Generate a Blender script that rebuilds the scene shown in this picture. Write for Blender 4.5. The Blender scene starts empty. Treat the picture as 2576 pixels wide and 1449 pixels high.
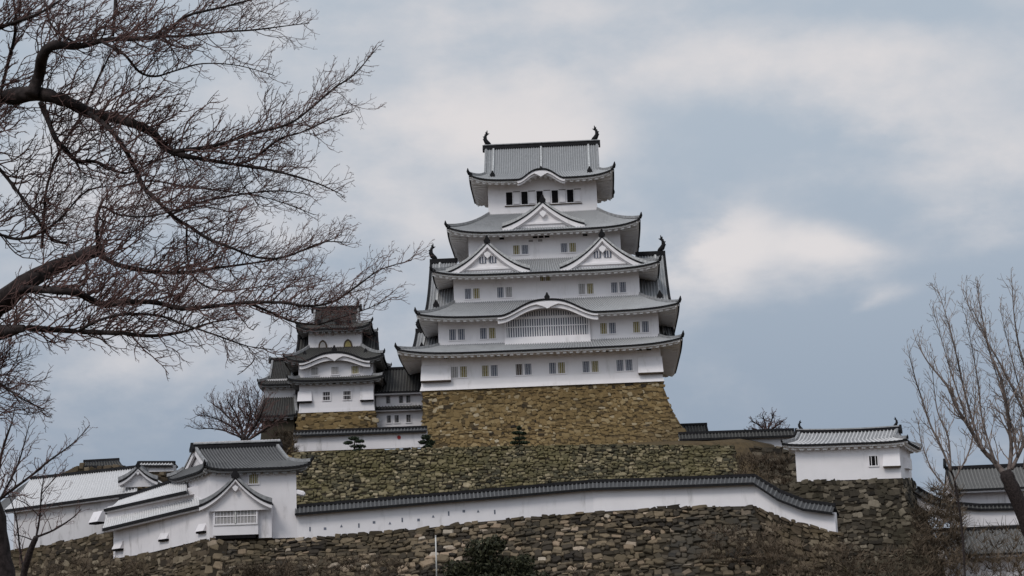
import bpy, math, random
import numpy as np
from mathutils import Vector
R = math.radians
random.seed(7); rng = np.random.default_rng(11)
S = bpy.context.scene; COL = S.collection

# ------------------------------------------------------------------ camera
PIT, ROL, FOC = R(12), R(2.0), 4708.0          # focal length in units of a 2576-wide picture
CAM = np.array([0, 0, 1.6])
fw = np.array([0, math.cos(PIT), math.sin(PIT)]); _u0 = np.array([0, -math.sin(PIT), math.cos(PIT)]); _r0 = np.array([1, 0, 0.])
cu = _u0 * math.cos(ROL) + _r0 * math.sin(ROL); cr = _r0 * math.cos(ROL) - _u0 * math.sin(ROL)
cd = bpy.data.cameras.new('camera'); cam = bpy.data.objects.new('camera', cd); COL.objects.link(cam)
cd.sensor_width = 36; cd.lens = 36 * FOC / 2576; cd.clip_end = 20000; cd.clip_start = .1
from mathutils import Matrix
M = Matrix([[cr[0], cu[0], -fw[0], 0], [cr[1], cu[1], -fw[1], 0], [cr[2], cu[2], -fw[2], 1.6], [0, 0, 0, 1]])
cam.matrix_world = M
S.camera = cam

def at(px, py, Y):
    d = fw + cr * ((px - 1288) / FOC) + cu * ((724.5 - py) / FOC)
    return CAM + d * (Y / d[1])

# ------------------------------------------------------------------ light
SUN_EL, SUN_AZ = 48, -32       # sun behind the camera, a little to the left, veiled by cloud
S.view_settings.view_transform = 'Standard'; S.view_settings.look = 'None'
S.view_settings.exposure = 0.26; S.view_settings.gamma = 1
sl = bpy.data.lights.new('sun', 'SUN'); so = bpy.data.objects.new('sun', sl); COL.objects.link(so)
sl.energy = 1.15; sl.angle = R(18); sl.color = (1, .94, .86)
sd = Vector((math.sin(R(SUN_AZ)) * math.cos(R(SUN_EL)), -math.cos(R(SUN_AZ)) * math.cos(R(SUN_EL)), math.sin(R(SUN_EL))))
so.rotation_euler = sd.to_track_quat('Z', 'Y').to_euler(); so.location = (0, 0, 150)

def lin(r, g, b):
    f = lambda c: ((c / 255 + .055) / 1.055) ** 2.4 if c > 10 else c / 255 / 12.92
    return (f(r), f(g), f(b), 1)

class NT:
    def __init__(s, nt): s.nt = nt; s.n = nt.nodes; s.l = nt.links
    def new(s, t, **k):
        n = s.n.new(t)
        for a, v in k.items(): setattr(n, a, v)
        return n
    def put(s, sock, v):
        if hasattr(v, 'links') or hasattr(v, 'is_linked'): s.l.new(v, sock)
        else: sock.default_value = v
    def math(s, op, a, b=0., c=0.):
        n = s.new('ShaderNodeMath', operation=op); s.put(n.inputs[0], a); s.put(n.inputs[1], b); s.put(n.inputs[2], c); return n.outputs[0]
    def mix(s, f, a, b, t='MIX'):
        n = s.new('ShaderNodeMix', data_type='RGBA', blend_type=t); s.put(n.inputs[0], f); s.put(n.inputs[6], a); s.put(n.inputs[7], b); return n.outputs[2]
    def noise(s, vec, scale, detail=4, rough=.55, dist=0.):
        n = s.new('ShaderNodeTexNoise'); s.l.new(vec, n.inputs['Vector'])
        n.inputs['Scale'].default_value = scale; n.inputs['Detail'].default_value = detail; n.inputs['Roughness'].default_value = rough; n.inputs['Distortion'].default_value = dist
        return n.outputs['Fac']
    def ramp(s, f, stops):
        n = s.new('ShaderNodeValToRGB'); s.l.new(f, n.inputs[0]); e = n.color_ramp.elements
        while len(e) > 1: e.remove(e[-1])
        e[0].position, e[0].color = stops[0]
        for p, c in stops[1:]:
            q = e.new(p); q.color = c
        return n.outputs[0]
    def smooth(s, v, a, b):
        n = s.new('ShaderNodeMapRange', interpolation_type='SMOOTHSTEP'); s.put(n.inputs[0], v); n.inputs[1].default_value = a; n.inputs[2].default_value = b; return n.outputs[0]
    def scale(s, vec, sc):
        n = s.new('ShaderNodeMapping'); s.l.new(vec, n.inputs[0]); n.inputs['Scale'].default_value = sc; return n.outputs[0]

def g(v): return (v, v, v, 1)

# sky: a Nishita sky seen through broken cloud, laid out by compass direction
W = bpy.data.worlds.new('World'); S.world = W; W.use_nodes = True
T = NT(W.node_tree); T.n.clear()
out = T.new('ShaderNodeOutputWorld')
sky = T.new('ShaderNodeTexSky', sky_type='NISHITA'); sky.sun_disc = False; sky.sun_elevation = R(SUN_EL); sky.sun_rotation = R(180 - SUN_AZ)
sky.air_density = 1; sky.dust_density = 2
tc = T.new('ShaderNodeTexCoord'); sep = T.new('ShaderNodeSeparateXYZ'); T.l.new(tc.outputs['Generated'], sep.inputs[0])
yy = T.math('MAXIMUM', sep.outputs[1], .08)
az = T.math('DIVIDE', sep.outputs[0], yy); el = T.math('DIVIDE', sep.outputs[2], yy)
nv = T.scale(tc.outputs['Generated'], (6, 6, 13))
n1 = T.noise(nv, 1.0, 6, .5, .2); n2 = T.noise(nv, 3.2, 5, .55)
n3 = T.noise(T.scale(tc.outputs['Generated'], (5, 5, 9)), 1.3, 3, .5)
wz = T.math('ADD', az, T.math('MULTIPLY', T.math('SUBTRACT', n2, .5), .06)); we = T.math('ADD', el, T.math('MULTIPLY', T.math('SUBTRACT', n1, .5), .05))
def blob(px, py, rx, ry, amp, tilt=0):
    p = at(px, py, 1.0) - CAM
    a0, e0 = p[0], p[2]
    dx = T.math('SUBTRACT', wz, float(a0)); dy = T.math('SUBTRACT', we, float(e0))
    c, s_ = math.cos(R(tilt)), math.sin(R(tilt))
    ux = T.math('ADD', T.math('MULTIPLY', dx, c * FOC / rx), T.math('MULTIPLY', dy, s_ * FOC / rx))
    uy = T.math('ADD', T.math('MULTIPLY', dx, -s_ * FOC / ry), T.math('MULTIPLY', dy, c * FOC / ry))
    d2 = T.math('ADD', T.math('MULTIPLY', ux, ux), T.math('MULTIPLY', uy, uy))
    return T.math('MULTIPLY', T.math('EXPONENT', T.math('MULTIPLY', d2, -1.0)), amp)
BL = [(1180, 320, 300, 110, .42, -8), (1650, 200, 380, 120, .42, 4), (2250, 160, 420, 110, .45, -6), (2380, 330, 360, 110, .4, -12), (1500, 380, 250, 110, .3, 0),
      (1300, 40, 330, 60, .25, 0), (1860, 570, 105, 75, .5, -10), (1800, 640, 110, 60, .4, 0), (2080, 615, 125, 48, .62, -8), (1930, 640, 190, 50, .3, -4), (1800, 700, 170, 60, .25, 0), (2210, 760, 120, 28, .28, 20),
      (980, 520, 260, 150, .3, 0), (380, 330, 420, 220, .3, 0), (2150, 470, 330, 50, .15, 0), (250, 860, 500, 150, .15, 0),
      (1950, 350, 210, 50, -.2, -8), (1010, 190, 150, 60, -.2, 0), (2200, 950, 550, 170, -.4, 0), (2250, 40, 350, 40, -.2, 0), (2330, 560, 200, 50, -.15, 0), (2100, 800, 300, 60, -.12, 0)]
acc = None
for b in BL:
    v = blob(*b); acc = v if acc is None else T.math('ADD', acc, v)
n4 = T.noise(T.scale(tc.outputs['Generated'], (15, 15, 22)), 1.0, 7, .58, .15)
for nn_, k_ in ((n1, .9), (n3, .6), (n2, .6), (n4, .75)): acc = T.math('ADD', acc, T.math('MULTIPLY', T.math('SUBTRACT', nn_, .5), k_))
m = T.smooth(acc, -.22, .72)
low = T.smooth(el, .06, .34)
basec = T.mix(low, lin(136, 149, 166), lin(165, 176, 188))
cc = T.mix(m, basec, lin(210, 206, 206))
# broad veiled glow round the sun, behind the viewer
dotn = T.new('ShaderNodeVectorMath', operation='DOT_PRODUCT'); T.l.new(tc.outputs['Generated'], dotn.inputs[0]); dotn.inputs[1].default_value = tuple(sd)
glow = T.math('MULTIPLY', T.math('POWER', T.math('MAXIMUM', dotn.outputs['Value'], 0.), 3.0), 1.3)
bg1 = T.new('ShaderNodeBackground'); T.l.new(sky.outputs[0], bg1.inputs[0]); bg1.inputs[1].default_value = .05
bg2 = T.new('ShaderNodeBackground'); T.l.new(cc, bg2.inputs[0]); T.l.new(T.math('ADD', glow, 1.0), bg2.inputs[1])
mx = T.new('ShaderNodeMixShader'); mx.inputs[0].default_value = .93
T.l.new(bg1.outputs[0], mx.inputs[1]); T.l.new(bg2.outputs[0], mx.inputs[2]); T.l.new(mx.outputs[0], out.inputs[0])

# ------------------------------------------------------------------ materials
MATS = {}
def mat(name, build, rough=.85, spec=.25, bump=None):
    m_ = bpy.data.materials.new(name); m_.use_nodes = True
    t = NT(m_.node_tree); b = t.n['Principled BSDF']; b.inputs['Roughness'].default_value = rough; b.inputs['Specular IOR Level'].default_value = spec
    tc_ = t.new('ShaderNodeTexCoord'); ob = tc_.outputs['Object']
    c, h = build(t, ob)
    t.put(b.inputs['Base Color'], c)
    if h is not None:
        bp = t.new('ShaderNodeBump'); bp.inputs['Strength'].default_value = .5; bp.inputs['Distance'].default_value = bump or .05
        t.l.new(h, bp.inputs['Height']); t.l.new(bp.outputs[0], b.inputs['Normal'])
    MATS[name] = m_; return m_
def attr(t): return t.new('ShaderNodeAttribute', attribute_name='tone').outputs['Fac']

def plaster(base, stain, amt):
    def f(t, ob):
        n = t.noise(ob, .35, 5, .6); s = t.noise(t.scale(ob, (1.1, 1.1, .25)), .9, 6, .65); s2 = t.noise(ob, .22, 4, .6)
        c = t.mix(t.smooth(n, .3, .7), base, tuple(x * .93 for x in base[:3]) + (1,))
        k = t.math('MULTIPLY', t.smooth(s, .52, .74), t.smooth(s2, .38, .62))
        return t.mix(t.math('MULTIPLY', k, amt), c, stain), n
    return f
mat('plaster_clean', plaster((.80, .765, .775, 1), (.42, .39, .37, 1), .5), .9, .2, .02)
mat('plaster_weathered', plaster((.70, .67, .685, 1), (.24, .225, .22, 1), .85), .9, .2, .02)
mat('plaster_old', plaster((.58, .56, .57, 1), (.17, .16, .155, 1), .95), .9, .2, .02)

mat('soffit', plaster((.80, .775, .765, 1), (.30, .29, .28, 1), .5), .9, .2, .02)
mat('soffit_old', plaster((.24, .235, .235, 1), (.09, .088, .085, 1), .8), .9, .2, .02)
mat('plaster_long', plaster((.76, .73, .745, 1), (.36, .34, .33, 1), .7), .9, .2, .02)
def tile(pan, rib, joint):
    def f(t, ob):
        a = attr(t); n = t.noise(ob, .5, 5, .65); n2 = t.noise(ob, 2.5, 3, .6)
        c = t.ramp(a, [(0, pan), (.42, pan), (.62, joint), (1, rib)])
        return t.mix(t.math('MULTIPLY', t.smooth(n, .35, .7), .45), c, t.mix(t.smooth(n2, .4, .6), pan, rib)), None
    return f
mat('tile_light', tile((.19, .193, .20, 1), (.31, .315, .325, 1), (.40, .40, .405, 1)), .75, .25)
mat('tile_mid', tile((.055, .055, .058, 1), (.10, .10, .104, 1), (.16, .16, .16, 1)), .8, .15)
mat('tile_grey', tile((.10, .098, .096, 1), (.15, .147, .143, 1), (.19, .185, .18, 1)), .85, .1)
mat('tile_pale', tile((.42, .415, .42, 1), (.60, .59, .595, 1), (.58, .57, .575, 1)), .85, .15)
mat('tile_dark', tile((.038, .037, .037, 1), (.075, .073, .071, 1), (.11, .108, .10, 1)), .85, .1)
mat('tile_white', tile((.20, .20, .205, 1), (.50, .49, .49, 1), (.56, .55, .55, 1)), .8, .2)
def flat(c, v=.25, sc=3.0):
    def f(t, ob):
        n = t.noise(ob, sc, 4, .6)
        return t.mix(t.smooth(n, .3, .7), tuple(x * (1 - v) for x in c[:3]) + (1,), tuple(min(1, x * (1 + v)) for x in c[:3]) + (1,)), n
    return f
mat('dark_tile', flat((.013, .0125, .014, 1)), .75, .12, .02)
mat('ridge_grey', flat((.22, .22, .225, 1)), .7, .2, .02)
mat('ridge_pale', flat((.42, .42, .42, 1)), .8, .2, .02)
mat('opening', flat((.010, .009, .010, 1)), .9, .05, .01)
mat('olive_panel', flat((.25, .21, .09, 1), .3, 6), .8, .2, .01)
mat('slate_panel', flat((.135, .145, .18, 1), .3, 6), .8, .2, .01)
mat('grey_panel', flat((.30, .285, .28, 1), .12, 6), .8, .2, .01)
mat('brown_wood', flat((.07, .05, .035, 1)), .8, .2, .01)
mat('red_paint', flat((.30, .02, .02, 1)), .6, .3, .01)
mat('white_paint', flat((.5, .49, .47, 1), .1), .6, .3, .01)

def stone(stops, moss, mossamt, dark=.5):
    def f(t, ob):
        a = attr(t); n = t.noise(ob, 3.2, 5, .65); n2 = t.noise(ob, .16, 4, .6); n3 = t.noise(ob, .09, 3, .6)
        c = t.ramp(a, stops)
        c = t.mix(t.math('MULTIPLY', t.smooth(n, .3, .75), .55), c, t.mix(.5, c, g(.03), 'MULTIPLY'))
        c = t.mix(t.math('MULTIPLY', t.smooth(n2, .42, .62), mossamt), c, moss)
        c = t.mix(t.math('MULTIPLY', t.smooth(n3, .55, .72), dark), c, g(.035))
        return c, n
    return f
mat('stone_tan', stone([(0, (.02, .016, .012, 1)), (.05, (.035, .026, .018, 1)), (.09, (.13, .088, .04, 1)), (.4, (.178, .12, .054, 1)), (.75, (.215, .148, .068, 1)), (.9, (.27, .20, .105, 1)), (1, (.37, .31, .22, 1))], (.14, .098, .043, 1), .5, .25), .9, .2, .06)
mat('stone_moss', stone([(0, (.02, .018, .013, 1)), (.25, (.062, .056, .036, 1)), (.55, (.112, .093, .054, 1)), (.82, (.18, .148, .086, 1)), (1, (.31, .255, .17, 1))], (.098, .082, .034, 1), .65, .3), .9, .2, .06)
mat('stone_rough', stone([(0, (.022, .018, .015, 1)), (.3, (.072, .058, .043, 1)), (.55, (.13, .10, .066, 1)), (.8, (.21, .162, .108, 1)), (.93, (.32, .235, .165, 1)), (1, (.42, .36, .29, 1))], (.062, .048, .027, 1), .5, .5), .9, .2, .08)
mat('stone_dark', stone([(0, (.018, .015, .012, 1)), (.4, (.052, .043, .032, 1)), (.75, (.105, .086, .062, 1)), (1, (.22, .185, .14, 1))], (.05, .042, .025, 1), .5, .4), .9, .2, .08)
mat('stone_brown', stone([(0, (.02, .016, .012, 1)), (.4, (.07, .052, .035, 1)), (.75, (.12, .092, .062, 1)), (1, (.22, .18, .13, 1))], (.075, .055, .028, 1), .6, .45), .9, .2, .08)
mat('stone_gap', flat((.030, .024, .017, 1)), .95, .1, .05)
mat('tan_gap', flat((.07, .05, .027, 1), .5, 2), .95, .1, .05)
mat('brown_gap', flat((.045, .036, .024, 1), .5, 2), .95, .1, .05)
mat('bark', flat((.030, .023, .022, 1), .5, 18), .9, .15, .01)
mat('twig', flat((.090, .053, .048, 1), .4, 30), .9, .15, .003)
mat('bark_brown', flat((.12, .095, .085, 1), .4, 5), .9, .15, .02)
mat('twig_brown', flat((.20, .16, .14, 1), .35, 8), .9, .15, .004)
mat('brush', flat((.095, .072, .052, 1), .6, .4), .95, .1, .01)
def leafm(a, b):
    def f(t, ob):
        k = attr(t); n = t.noise(ob, .9, 4, .6)
        return t.mix(t.math('ADD', t.math('MULTIPLY', k, .6), t.math('MULTIPLY', n, .4)), a, b), None
    return f
mat('leaf_dark', leafm((.010, .012, .007, 1), (.045, .045, .02, 1)), .7, .25)
mat('pine_needles', leafm((.010, .016, .010, 1), (.04, .055, .03, 1)), .8, .2)
def earth(t, ob):
    n = t.noise(ob, .12, 6, .65); n2 = t.noise(ob, 1.8, 5, .7)
    c = t.ramp(n, [(.3, (.05, .037, .024, 1)), (.5, (.105, .075, .042, 1)), (.68, (.075, .062, .032, 1))])
    return t.mix(t.math('MULTIPLY', t.smooth(n2, .4, .7), .6), c, (.035, .028, .02, 1)), n2
mat('earth', earth, .95, .1, .15)

# ------------------------------------------------------------------ mesh builder
class MB:
    def __init__(s): s.v = []; s.f = []; s.t = []; s.m = []; s.mats = []; s.cur = 0
    def use(s, name):
        if name not in s.mats: s.mats.append(name)
        s.cur = s.mats.index(name); return s
    def add(s, vs, fs, tone=.3):
        o = len(s.v); vs = [tuple(map(float, v)) for v in vs]; s.v += vs
        s.t += list(tone) if hasattr(tone, '__len__') else [tone] * len(vs)
        s.f += [tuple(i + o for i in f) for f in fs]; s.m += [s.cur] * len(fs)
    def box(s, a, b, tone=.3):
        x0, y0, z0 = a; x1, y1, z1 = b
        s.add([(x0, y0, z0), (x1, y0, z0), (x1, y1, z0), (x0, y1, z0), (x0, y0, z1), (x1, y0, z1), (x1, y1, z1), (x0, y1, z1)],
              [(3, 2, 1, 0), (4, 5, 6, 7), (0, 1, 5, 4), (1, 2, 6, 5), (2, 3, 7, 6), (3, 0, 4, 7)], tone)
    def hexa(s, p, tone=.3):      # 8 corners: bottom ring then top ring
        s.add(p, [(3, 2, 1, 0), (4, 5, 6, 7), (0, 1, 5, 4), (1, 2, 6, 5), (2, 3, 7, 6), (3, 0, 4, 7)], tone)
    def grid(s, G, tone=None):    # G: rows x cols x 3
        G = np.asarray(G, float); r, c = G.shape[:2]
        fs = [(i * c + j, i * c + j + 1, (i + 1) * c + j + 1, (i + 1) * c + j) for i in range(r - 1) for j in range(c - 1)]
        s.add(G.reshape(-1, 3), fs, .3 if tone is None else np.asarray(tone).reshape(-1))
    def loft(s, rings, closed=True, cap=True, tone=.3):
        k = len(rings[0]); vs = [p for r_ in rings for p in r_]; fs = []
        for i in range(len(rings) - 1):
            for j in range(k if closed else k - 1):
                a = i * k + j; b = i * k + (j + 1) % k; fs.append((a, b, b + k, a + k))
        if cap: fs += [tuple(range(k - 1, -1, -1)), tuple((len(rings) - 1) * k + j for j in range(k))]
        s.add(vs, fs, tone)
    def bar(s, pts, w, h, tone=.3):     # rectangular bar along a path, z up
        pts = [np.array(p, float) for p in pts]; rings = []
        for i, p in enumerate(pts):
            d = pts[min(i + 1, len(pts) - 1)] - pts[max(i - 1, 0)]
            n = np.array([-d[1], d[0], 0]); L = np.linalg.norm(n); n = n / L if L > 1e-6 else np.array([1, 0, 0.]); n = n * w / 2
            up = np.array([0, 0, h]); rings.append([p - n, p + n, p + n * .8 + up, p - n * .8 + up])
        s.loft(rings, tone=tone)
    def tube(s, pts, rad, k=6, tone=.3, cap=True):
        pts = np.asarray(pts, float); n = len(pts)
        d = np.gradient(pts, axis=0); d /= (np.linalg.norm(d, axis=1, keepdims=True) + 1e-9)
        ref = np.array([0, 1, 0.]) if abs(d[0][1]) < .8 else np.array([1, 0, 0.])
        a = np.cross(d, ref); a /= (np.linalg.norm(a, axis=1, keepdims=True) + 1e-9); b = np.cross(d, a)
        th = np.arange(k) * 2 * np.pi / k
        rad = np.asarray(rad, float)[:, None, None] if hasattr(rad, '__len__') else rad
        V = pts[:, None] + rad * (np.cos(th)[None, :, None] * a[:, None] + np.sin(th)[None, :, None] * b[:, None])
        s.loft(list(V), cap=cap, tone=tone)
    def build(s, name, parent=None, smooth=False, shear=(0, 0), loc=None):
        V = np.array(s.v, float).reshape(-1, 3)
        if shear[0]: V = V.copy(); V[:, 0] += shear[0] * V[:, 1]
        if loc is not None: V = V - np.array(loc)
        me = bpy.data.meshes.new(name); me.from_pydata(V.tolist(), [], s.f)
        for mn in s.mats: me.materials.append(MATS[mn])
        me.polygons.foreach_set('material_index', s.m)
        me.polygons.foreach_set('use_smooth', [smooth] * len(s.f))
        at_ = me.attributes.new('tone', 'FLOAT', 'POINT'); at_.data.foreach_set('value', np.array(s.t, dtype=np.float32))
        me.update()
        o = bpy.data.objects.new(name, me); COL.objects.link(o)
        if parent is not None: o.parent = parent
        if loc is not None: o.location = tuple(loc)
        return o

def tag(o, label=None, cat=None, group=None, kind=None):
    for k, v in (('label', label), ('category', cat), ('group', group), ('kind', kind)):
        if v: o[k] = v
    return o
def thing(name, loc, label, cat, yaw=0, group=None):
    o = bpy.data.objects.new(name, None); COL.objects.link(o); o.location = tuple(loc); o.rotation_euler = (0, 0, R(-yaw)); o.empty_display_size = .5
    return tag(o, label, cat, group)

# ------------------------------------------------------------------ roof vocabulary
def lerp(a, b, t): return np.asarray(a, float) * (1 - t) + np.asarray(b, float) * t
PROF = [(0, 0., .62), (.16, .11, 1.), (.32, 0., .62), (.40, -.02, .0), (.72, -.05, .0), (.94, -.02, .0)]
def tiles(mb, P, cols, nv, flip=False):
    us, hs, ts = [], [], []
    for c in range(cols):
        for f, h, t in PROF: us.append((c + f) / cols); hs.append(h); ts.append(t)
    us.append(1.); hs.append(0.); ts.append(.62)
    G = np.zeros((nv + 1, len(us), 3)); TT = np.zeros((nv + 1, len(us)))
    for i in range(nv + 1):
        v = i / nv
        for j, u in enumerate(us): G[i, j] = P(u, v)
        TT[i] = ts
    du = np.gradient(G, axis=1); dv = np.gradient(G, axis=0); N = np.cross(du, dv); N /= (np.linalg.norm(N, axis=2, keepdims=True) + 1e-9)
    N[N[..., 2] < 0] *= -1
    mb.grid(G + N * np.array(hs)[None, :, None], TT)
def edge(mbd, mbw, P, n, outv, din=.18, h1=.17, h2=.2):
    """dark tile-end band and the white plaster band beneath it along the eave v=0"""
    o = np.array(outv, float)
    a = np.array([P(i / n, 0) for i in range(n + 1)]); z = np.array([0, 0, 1.])
    mbd.grid([a + o * .05 + z * .04, a + o * .06 - z * h1, a - o * din * 2 - z * h1])
    b = a - o * din
    mbw.grid([b - z * h1, b - z * (h1 + h2), b - o * .35 - z * (h1 + h2)])
def soffit(mb, A, B, cols, n2=3):
    """rafters: A(u) outer line, B(u) inner line"""
    us, hs = [], []
    for c in range(cols):
        for f, h in ((0, 0), (.02, .24), (.48, .24), (.5, 0)): us.append((c + f) / cols); hs.append(h)
    us.append(1.); hs.append(0)
    G = np.array([[lerp(A(u), B(u), max(i, 0) / n2) - np.array([0, 0, h if i >= 0 else 0]) for u, h in zip(us, hs)] for i in range(-1, n2 + 1)])
    mb.grid(G)
def bell(t): return 0 if abs(t) >= 1 else (.5 + .5 * math.cos(math.pi * abs(t) ** 1.3))
def oni(mb, p, d, s):
    p = np.array(p, float); d = np.array(d, float); d /= np.linalg.norm(d); w = np.array([-d[1], d[0], 0])
    prof = [(-.5, -.1), (.5, -.1), (.6, .35), (.3, .8), (.12, 1.3), (-.12, 1.3), (-.3, .8), (-.6, .35)]
    r1 = [p + w * x * s + np.array([0, 0, z * s]) for x, z in prof]; r2 = [q + d * .35 * s for q in r1]
    mb.loft([r1, r2])
def tipspike(mb, p, d, s):
    p = np.array(p, float); d = np.array(d, float); d /= np.linalg.norm(d); z = np.array([0, 0, 1.])
    mb.tube([p - d * .5 * s, p, p + d * .22 * s + z * .3 * s, p + d * .26 * s + z * .75 * s], [.24 * s, .26 * s, .22 * s, .05 * s], 5)
def shachi(parent, p, inward, s, shear=(0, 0)):
    mb = MB().use('dark_tile'); p = np.array(p, float); i = np.array([inward, 0, 0.]); z = np.array([0, 0, 1.])
    c = [(.55, .05, .16), (.3, .2, .30), (0, .45, .34), (-.22, .9, .28), (-.15, 1.35, .2), (.02, 1.65, .13)]
    mb.tube([p + i * a * s + z * b * s for a, b, _ in c], [r_ * s for _, _, r_ in c], 8)
    for tip, bs in (((.42, 1.72), .12), ((.12, 2.2), .14), ((-.12, 2.0), .1)):
        b0 = p + i * .0 * s + z * 1.55 * s; t0 = p + i * tip[0] * s + z * tip[1] * s
        y = np.array([0, .1 * s, 0]); n = (z if abs(tip[0]) > .3 else i) * bs * s * 1.4
        mb.hexa([b0 - n - y, b0 + n - y, b0 + n + y, b0 - n + y, t0 - n * .15 - y * .2, t0 + n * .15 - y * .2, t0 + n * .15 + y * .2, t0 - n * .15 + y * .2])
    for k in range(4):   # dorsal fins on the outer side
        a, b = [(-.1, .35), (-.5, .8), (-.48, 1.2), (-.2, 1.5)][k]
        q = p + i * (a * .8) * s + z * b * s; t0 = q - i * .16 * s + z * .12 * s
        mb.add([q - z * .12 * s, q + z * .14 * s, t0, q + np.array([0, .05 * s, 0])], [(0, 1, 2), (0, 3, 2), (1, 3, 2), (0, 1, 3)])
    return mb.build('fish_finial', parent, True, shear)

def skirt(parent, eave, inner, ze, zt, up, wallr, kara=None, tm='tile_light', period=.38, curve=.6, shear=(0, 0), pm='plaster_clean', tips=1., sides='FBLR', conv=.0, oh_rise=.9):
    """hipped skirt roof. eave/inner/wallr = (x0,x1,y0,y1). Returns the roof part."""
    X0, X1, Y0, Y1 = eave; x0, x1, y0, y1 = inner; wx0, wx1, wy0, wy1 = wallr
    EC = {'F': ((X0, Y0), (X1, Y0)), 'R': ((X1, Y0), (X1, Y1)), 'B': ((X1, Y1), (X0, Y1)), 'L': ((X0, Y1), (X0, Y0))}
    IC = {'F': ((x0, y0), (x1, y0)), 'R': ((x1, y0), (x1, y1)), 'B': ((x1, y1), (x0, y1)), 'L': ((x0, y1), (x0, y0))}
    WC = {'F': ((wx0, wy0), (wx1, wy0)), 'R': ((wx1, wy0), (wx1, wy1)), 'B': ((wx1, wy1), (wx0, wy1)), 'L': ((wx0, wy1), (wx0, wy0))}
    OUT = {'F': (0, -1, 0), 'R': (1, 0, 0), 'B': (0, 1, 0), 'L': (-1, 0, 0)}
    def mk(k):
        (e0, e1), (i0, i1) = EC[k], IC[k]
        def P(u, v):
            p = lerp(lerp(e0, e1, u), lerp(i0, i1, u), v)
            z = ze + (zt - ze) * (curve * v + (1 - curve) * v * v) + up * abs(2 * u - 1) ** 6 * (1 - v) ** 1.5
            if kara and k == 'F':
                kb = ze + kara[2] * bell((p[0] - kara[0]) / kara[1])
                z = max(z, kb) if kb > z else z
            return np.array([p[0], p[1], z])
        return P
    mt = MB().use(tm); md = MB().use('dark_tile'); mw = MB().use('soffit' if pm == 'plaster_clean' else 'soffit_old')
    for k in sides:
        P = mk(k); (e0, e1) = EC[k]; L = math.hypot(e1[0] - e0[0], e1[1] - e0[1]); cols = max(6, int(L / period))
        tiles(mt, P, cols, 8)
        edge(md, mw, P, 90 if kara and k == 'F' else 28, OUT[k])
        w0, w1 = WC[k]; o = np.array(OUT[k], float)
        def A(u, P=P, o=o): return P(u, 0) - o * .4 - np.array([0, 0, .36])
        def B(u, w0=w0, w1=w1, k=k):
            q = lerp(w0, w1, u); z = ze - .5 + oh_rise + (.25 * up * abs(2 * u - 1) ** 6)
            if kara and k == 'F': z = ze - .5 + max(oh_rise, kara[2] * bell((q[0] - kara[0]) / kara[1]))
            return np.array([q[0], q[1], z])
        soffit(mw, A, B, max(6, int(L / .85)))
    roof = mt.build('roof', parent, True, shear)
    md.build('eave_tiles', roof, False, shear); mw.build('rafters', roof, False, shear)
    for k, u in (('F', 0), ('F', 1), ('B', 0), ('B', 1)):
        if k not in sides: continue
        P = mk(k); pts = [P(u, v) + np.array([0, 0, .02]) for v in np.linspace(0, 1, 8)]
        mr = MB().use('ridge_grey'); mr.bar(pts, .42, .36); d = pts[0] - pts[1]; d[2] = 0; mr.build('hip_ridge', roof, False, shear)
        mo = MB().use('dark_tile'); tipspike(mo, pts[0] + np.array([0, 0, .1]), d, .95 * tips); mo.build('corner_finial', roof, True, shear)
    if kara:
        mf = MB().use(pm); xs = np.linspace(kara[0] - kara[1] * 1.02, kara[0] + kara[1] * 1.02, 48)
        zz = np.array([ze + kara[2] * bell((x - kara[0]) / kara[1]) for x in xs]); th = .28 + .06 * np.cos((xs - kara[0]) / kara[1] * math.pi)
        for (d0, d1, ya, yb) in ((.26, .0, Y0 + .06, Y0 + .32), (.62, .18, Y0 + .34, Y0 + .6)):
            top = zz - d0; bot = zz - d0 - th - d1
            rings = [[(x, ya, b), (x, yb, b), (x, yb, t), (x, ya, t)] for x, b, t in zip(xs, bot, top)]
            mf.loft(rings)
        # hanging ornament
        zc = ze + kara[2] - .75; c = kara[0]; w = kara[1] * .12
        prof = [(-w * 2, .1), (-w, -.15), (-w * .5, -.32), (0, -.55), (w * .5, -.32), (w, -.15), (w * 2, .1), (0, .35)]
        mf.loft([[(c + x, Y0 + .02, zc + z) for x, z in prof], [(c + x, Y0 + .3, zc + z) for x, z in prof]])
        mf.build('curved_bargeboard', roof, False, shear)
        mo2 = MB().use('dark_tile'); oni(mo2, (kara[0], Y0 + .2, ze + kara[2] + .05), (0, -1, 0), .62); mo2.build('ridge_end_tile', roof, False, shear)
        mr2 = MB().use('ridge_grey'); mr2.bar([(kara[0], Y0 + .2, ze + kara[2] + .03), (kara[0], y0 - .1, ze + kara[2] + .08)], .3, .28); mr2.build('crown_ridge', roof, False, shear)
    return roof

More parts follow.
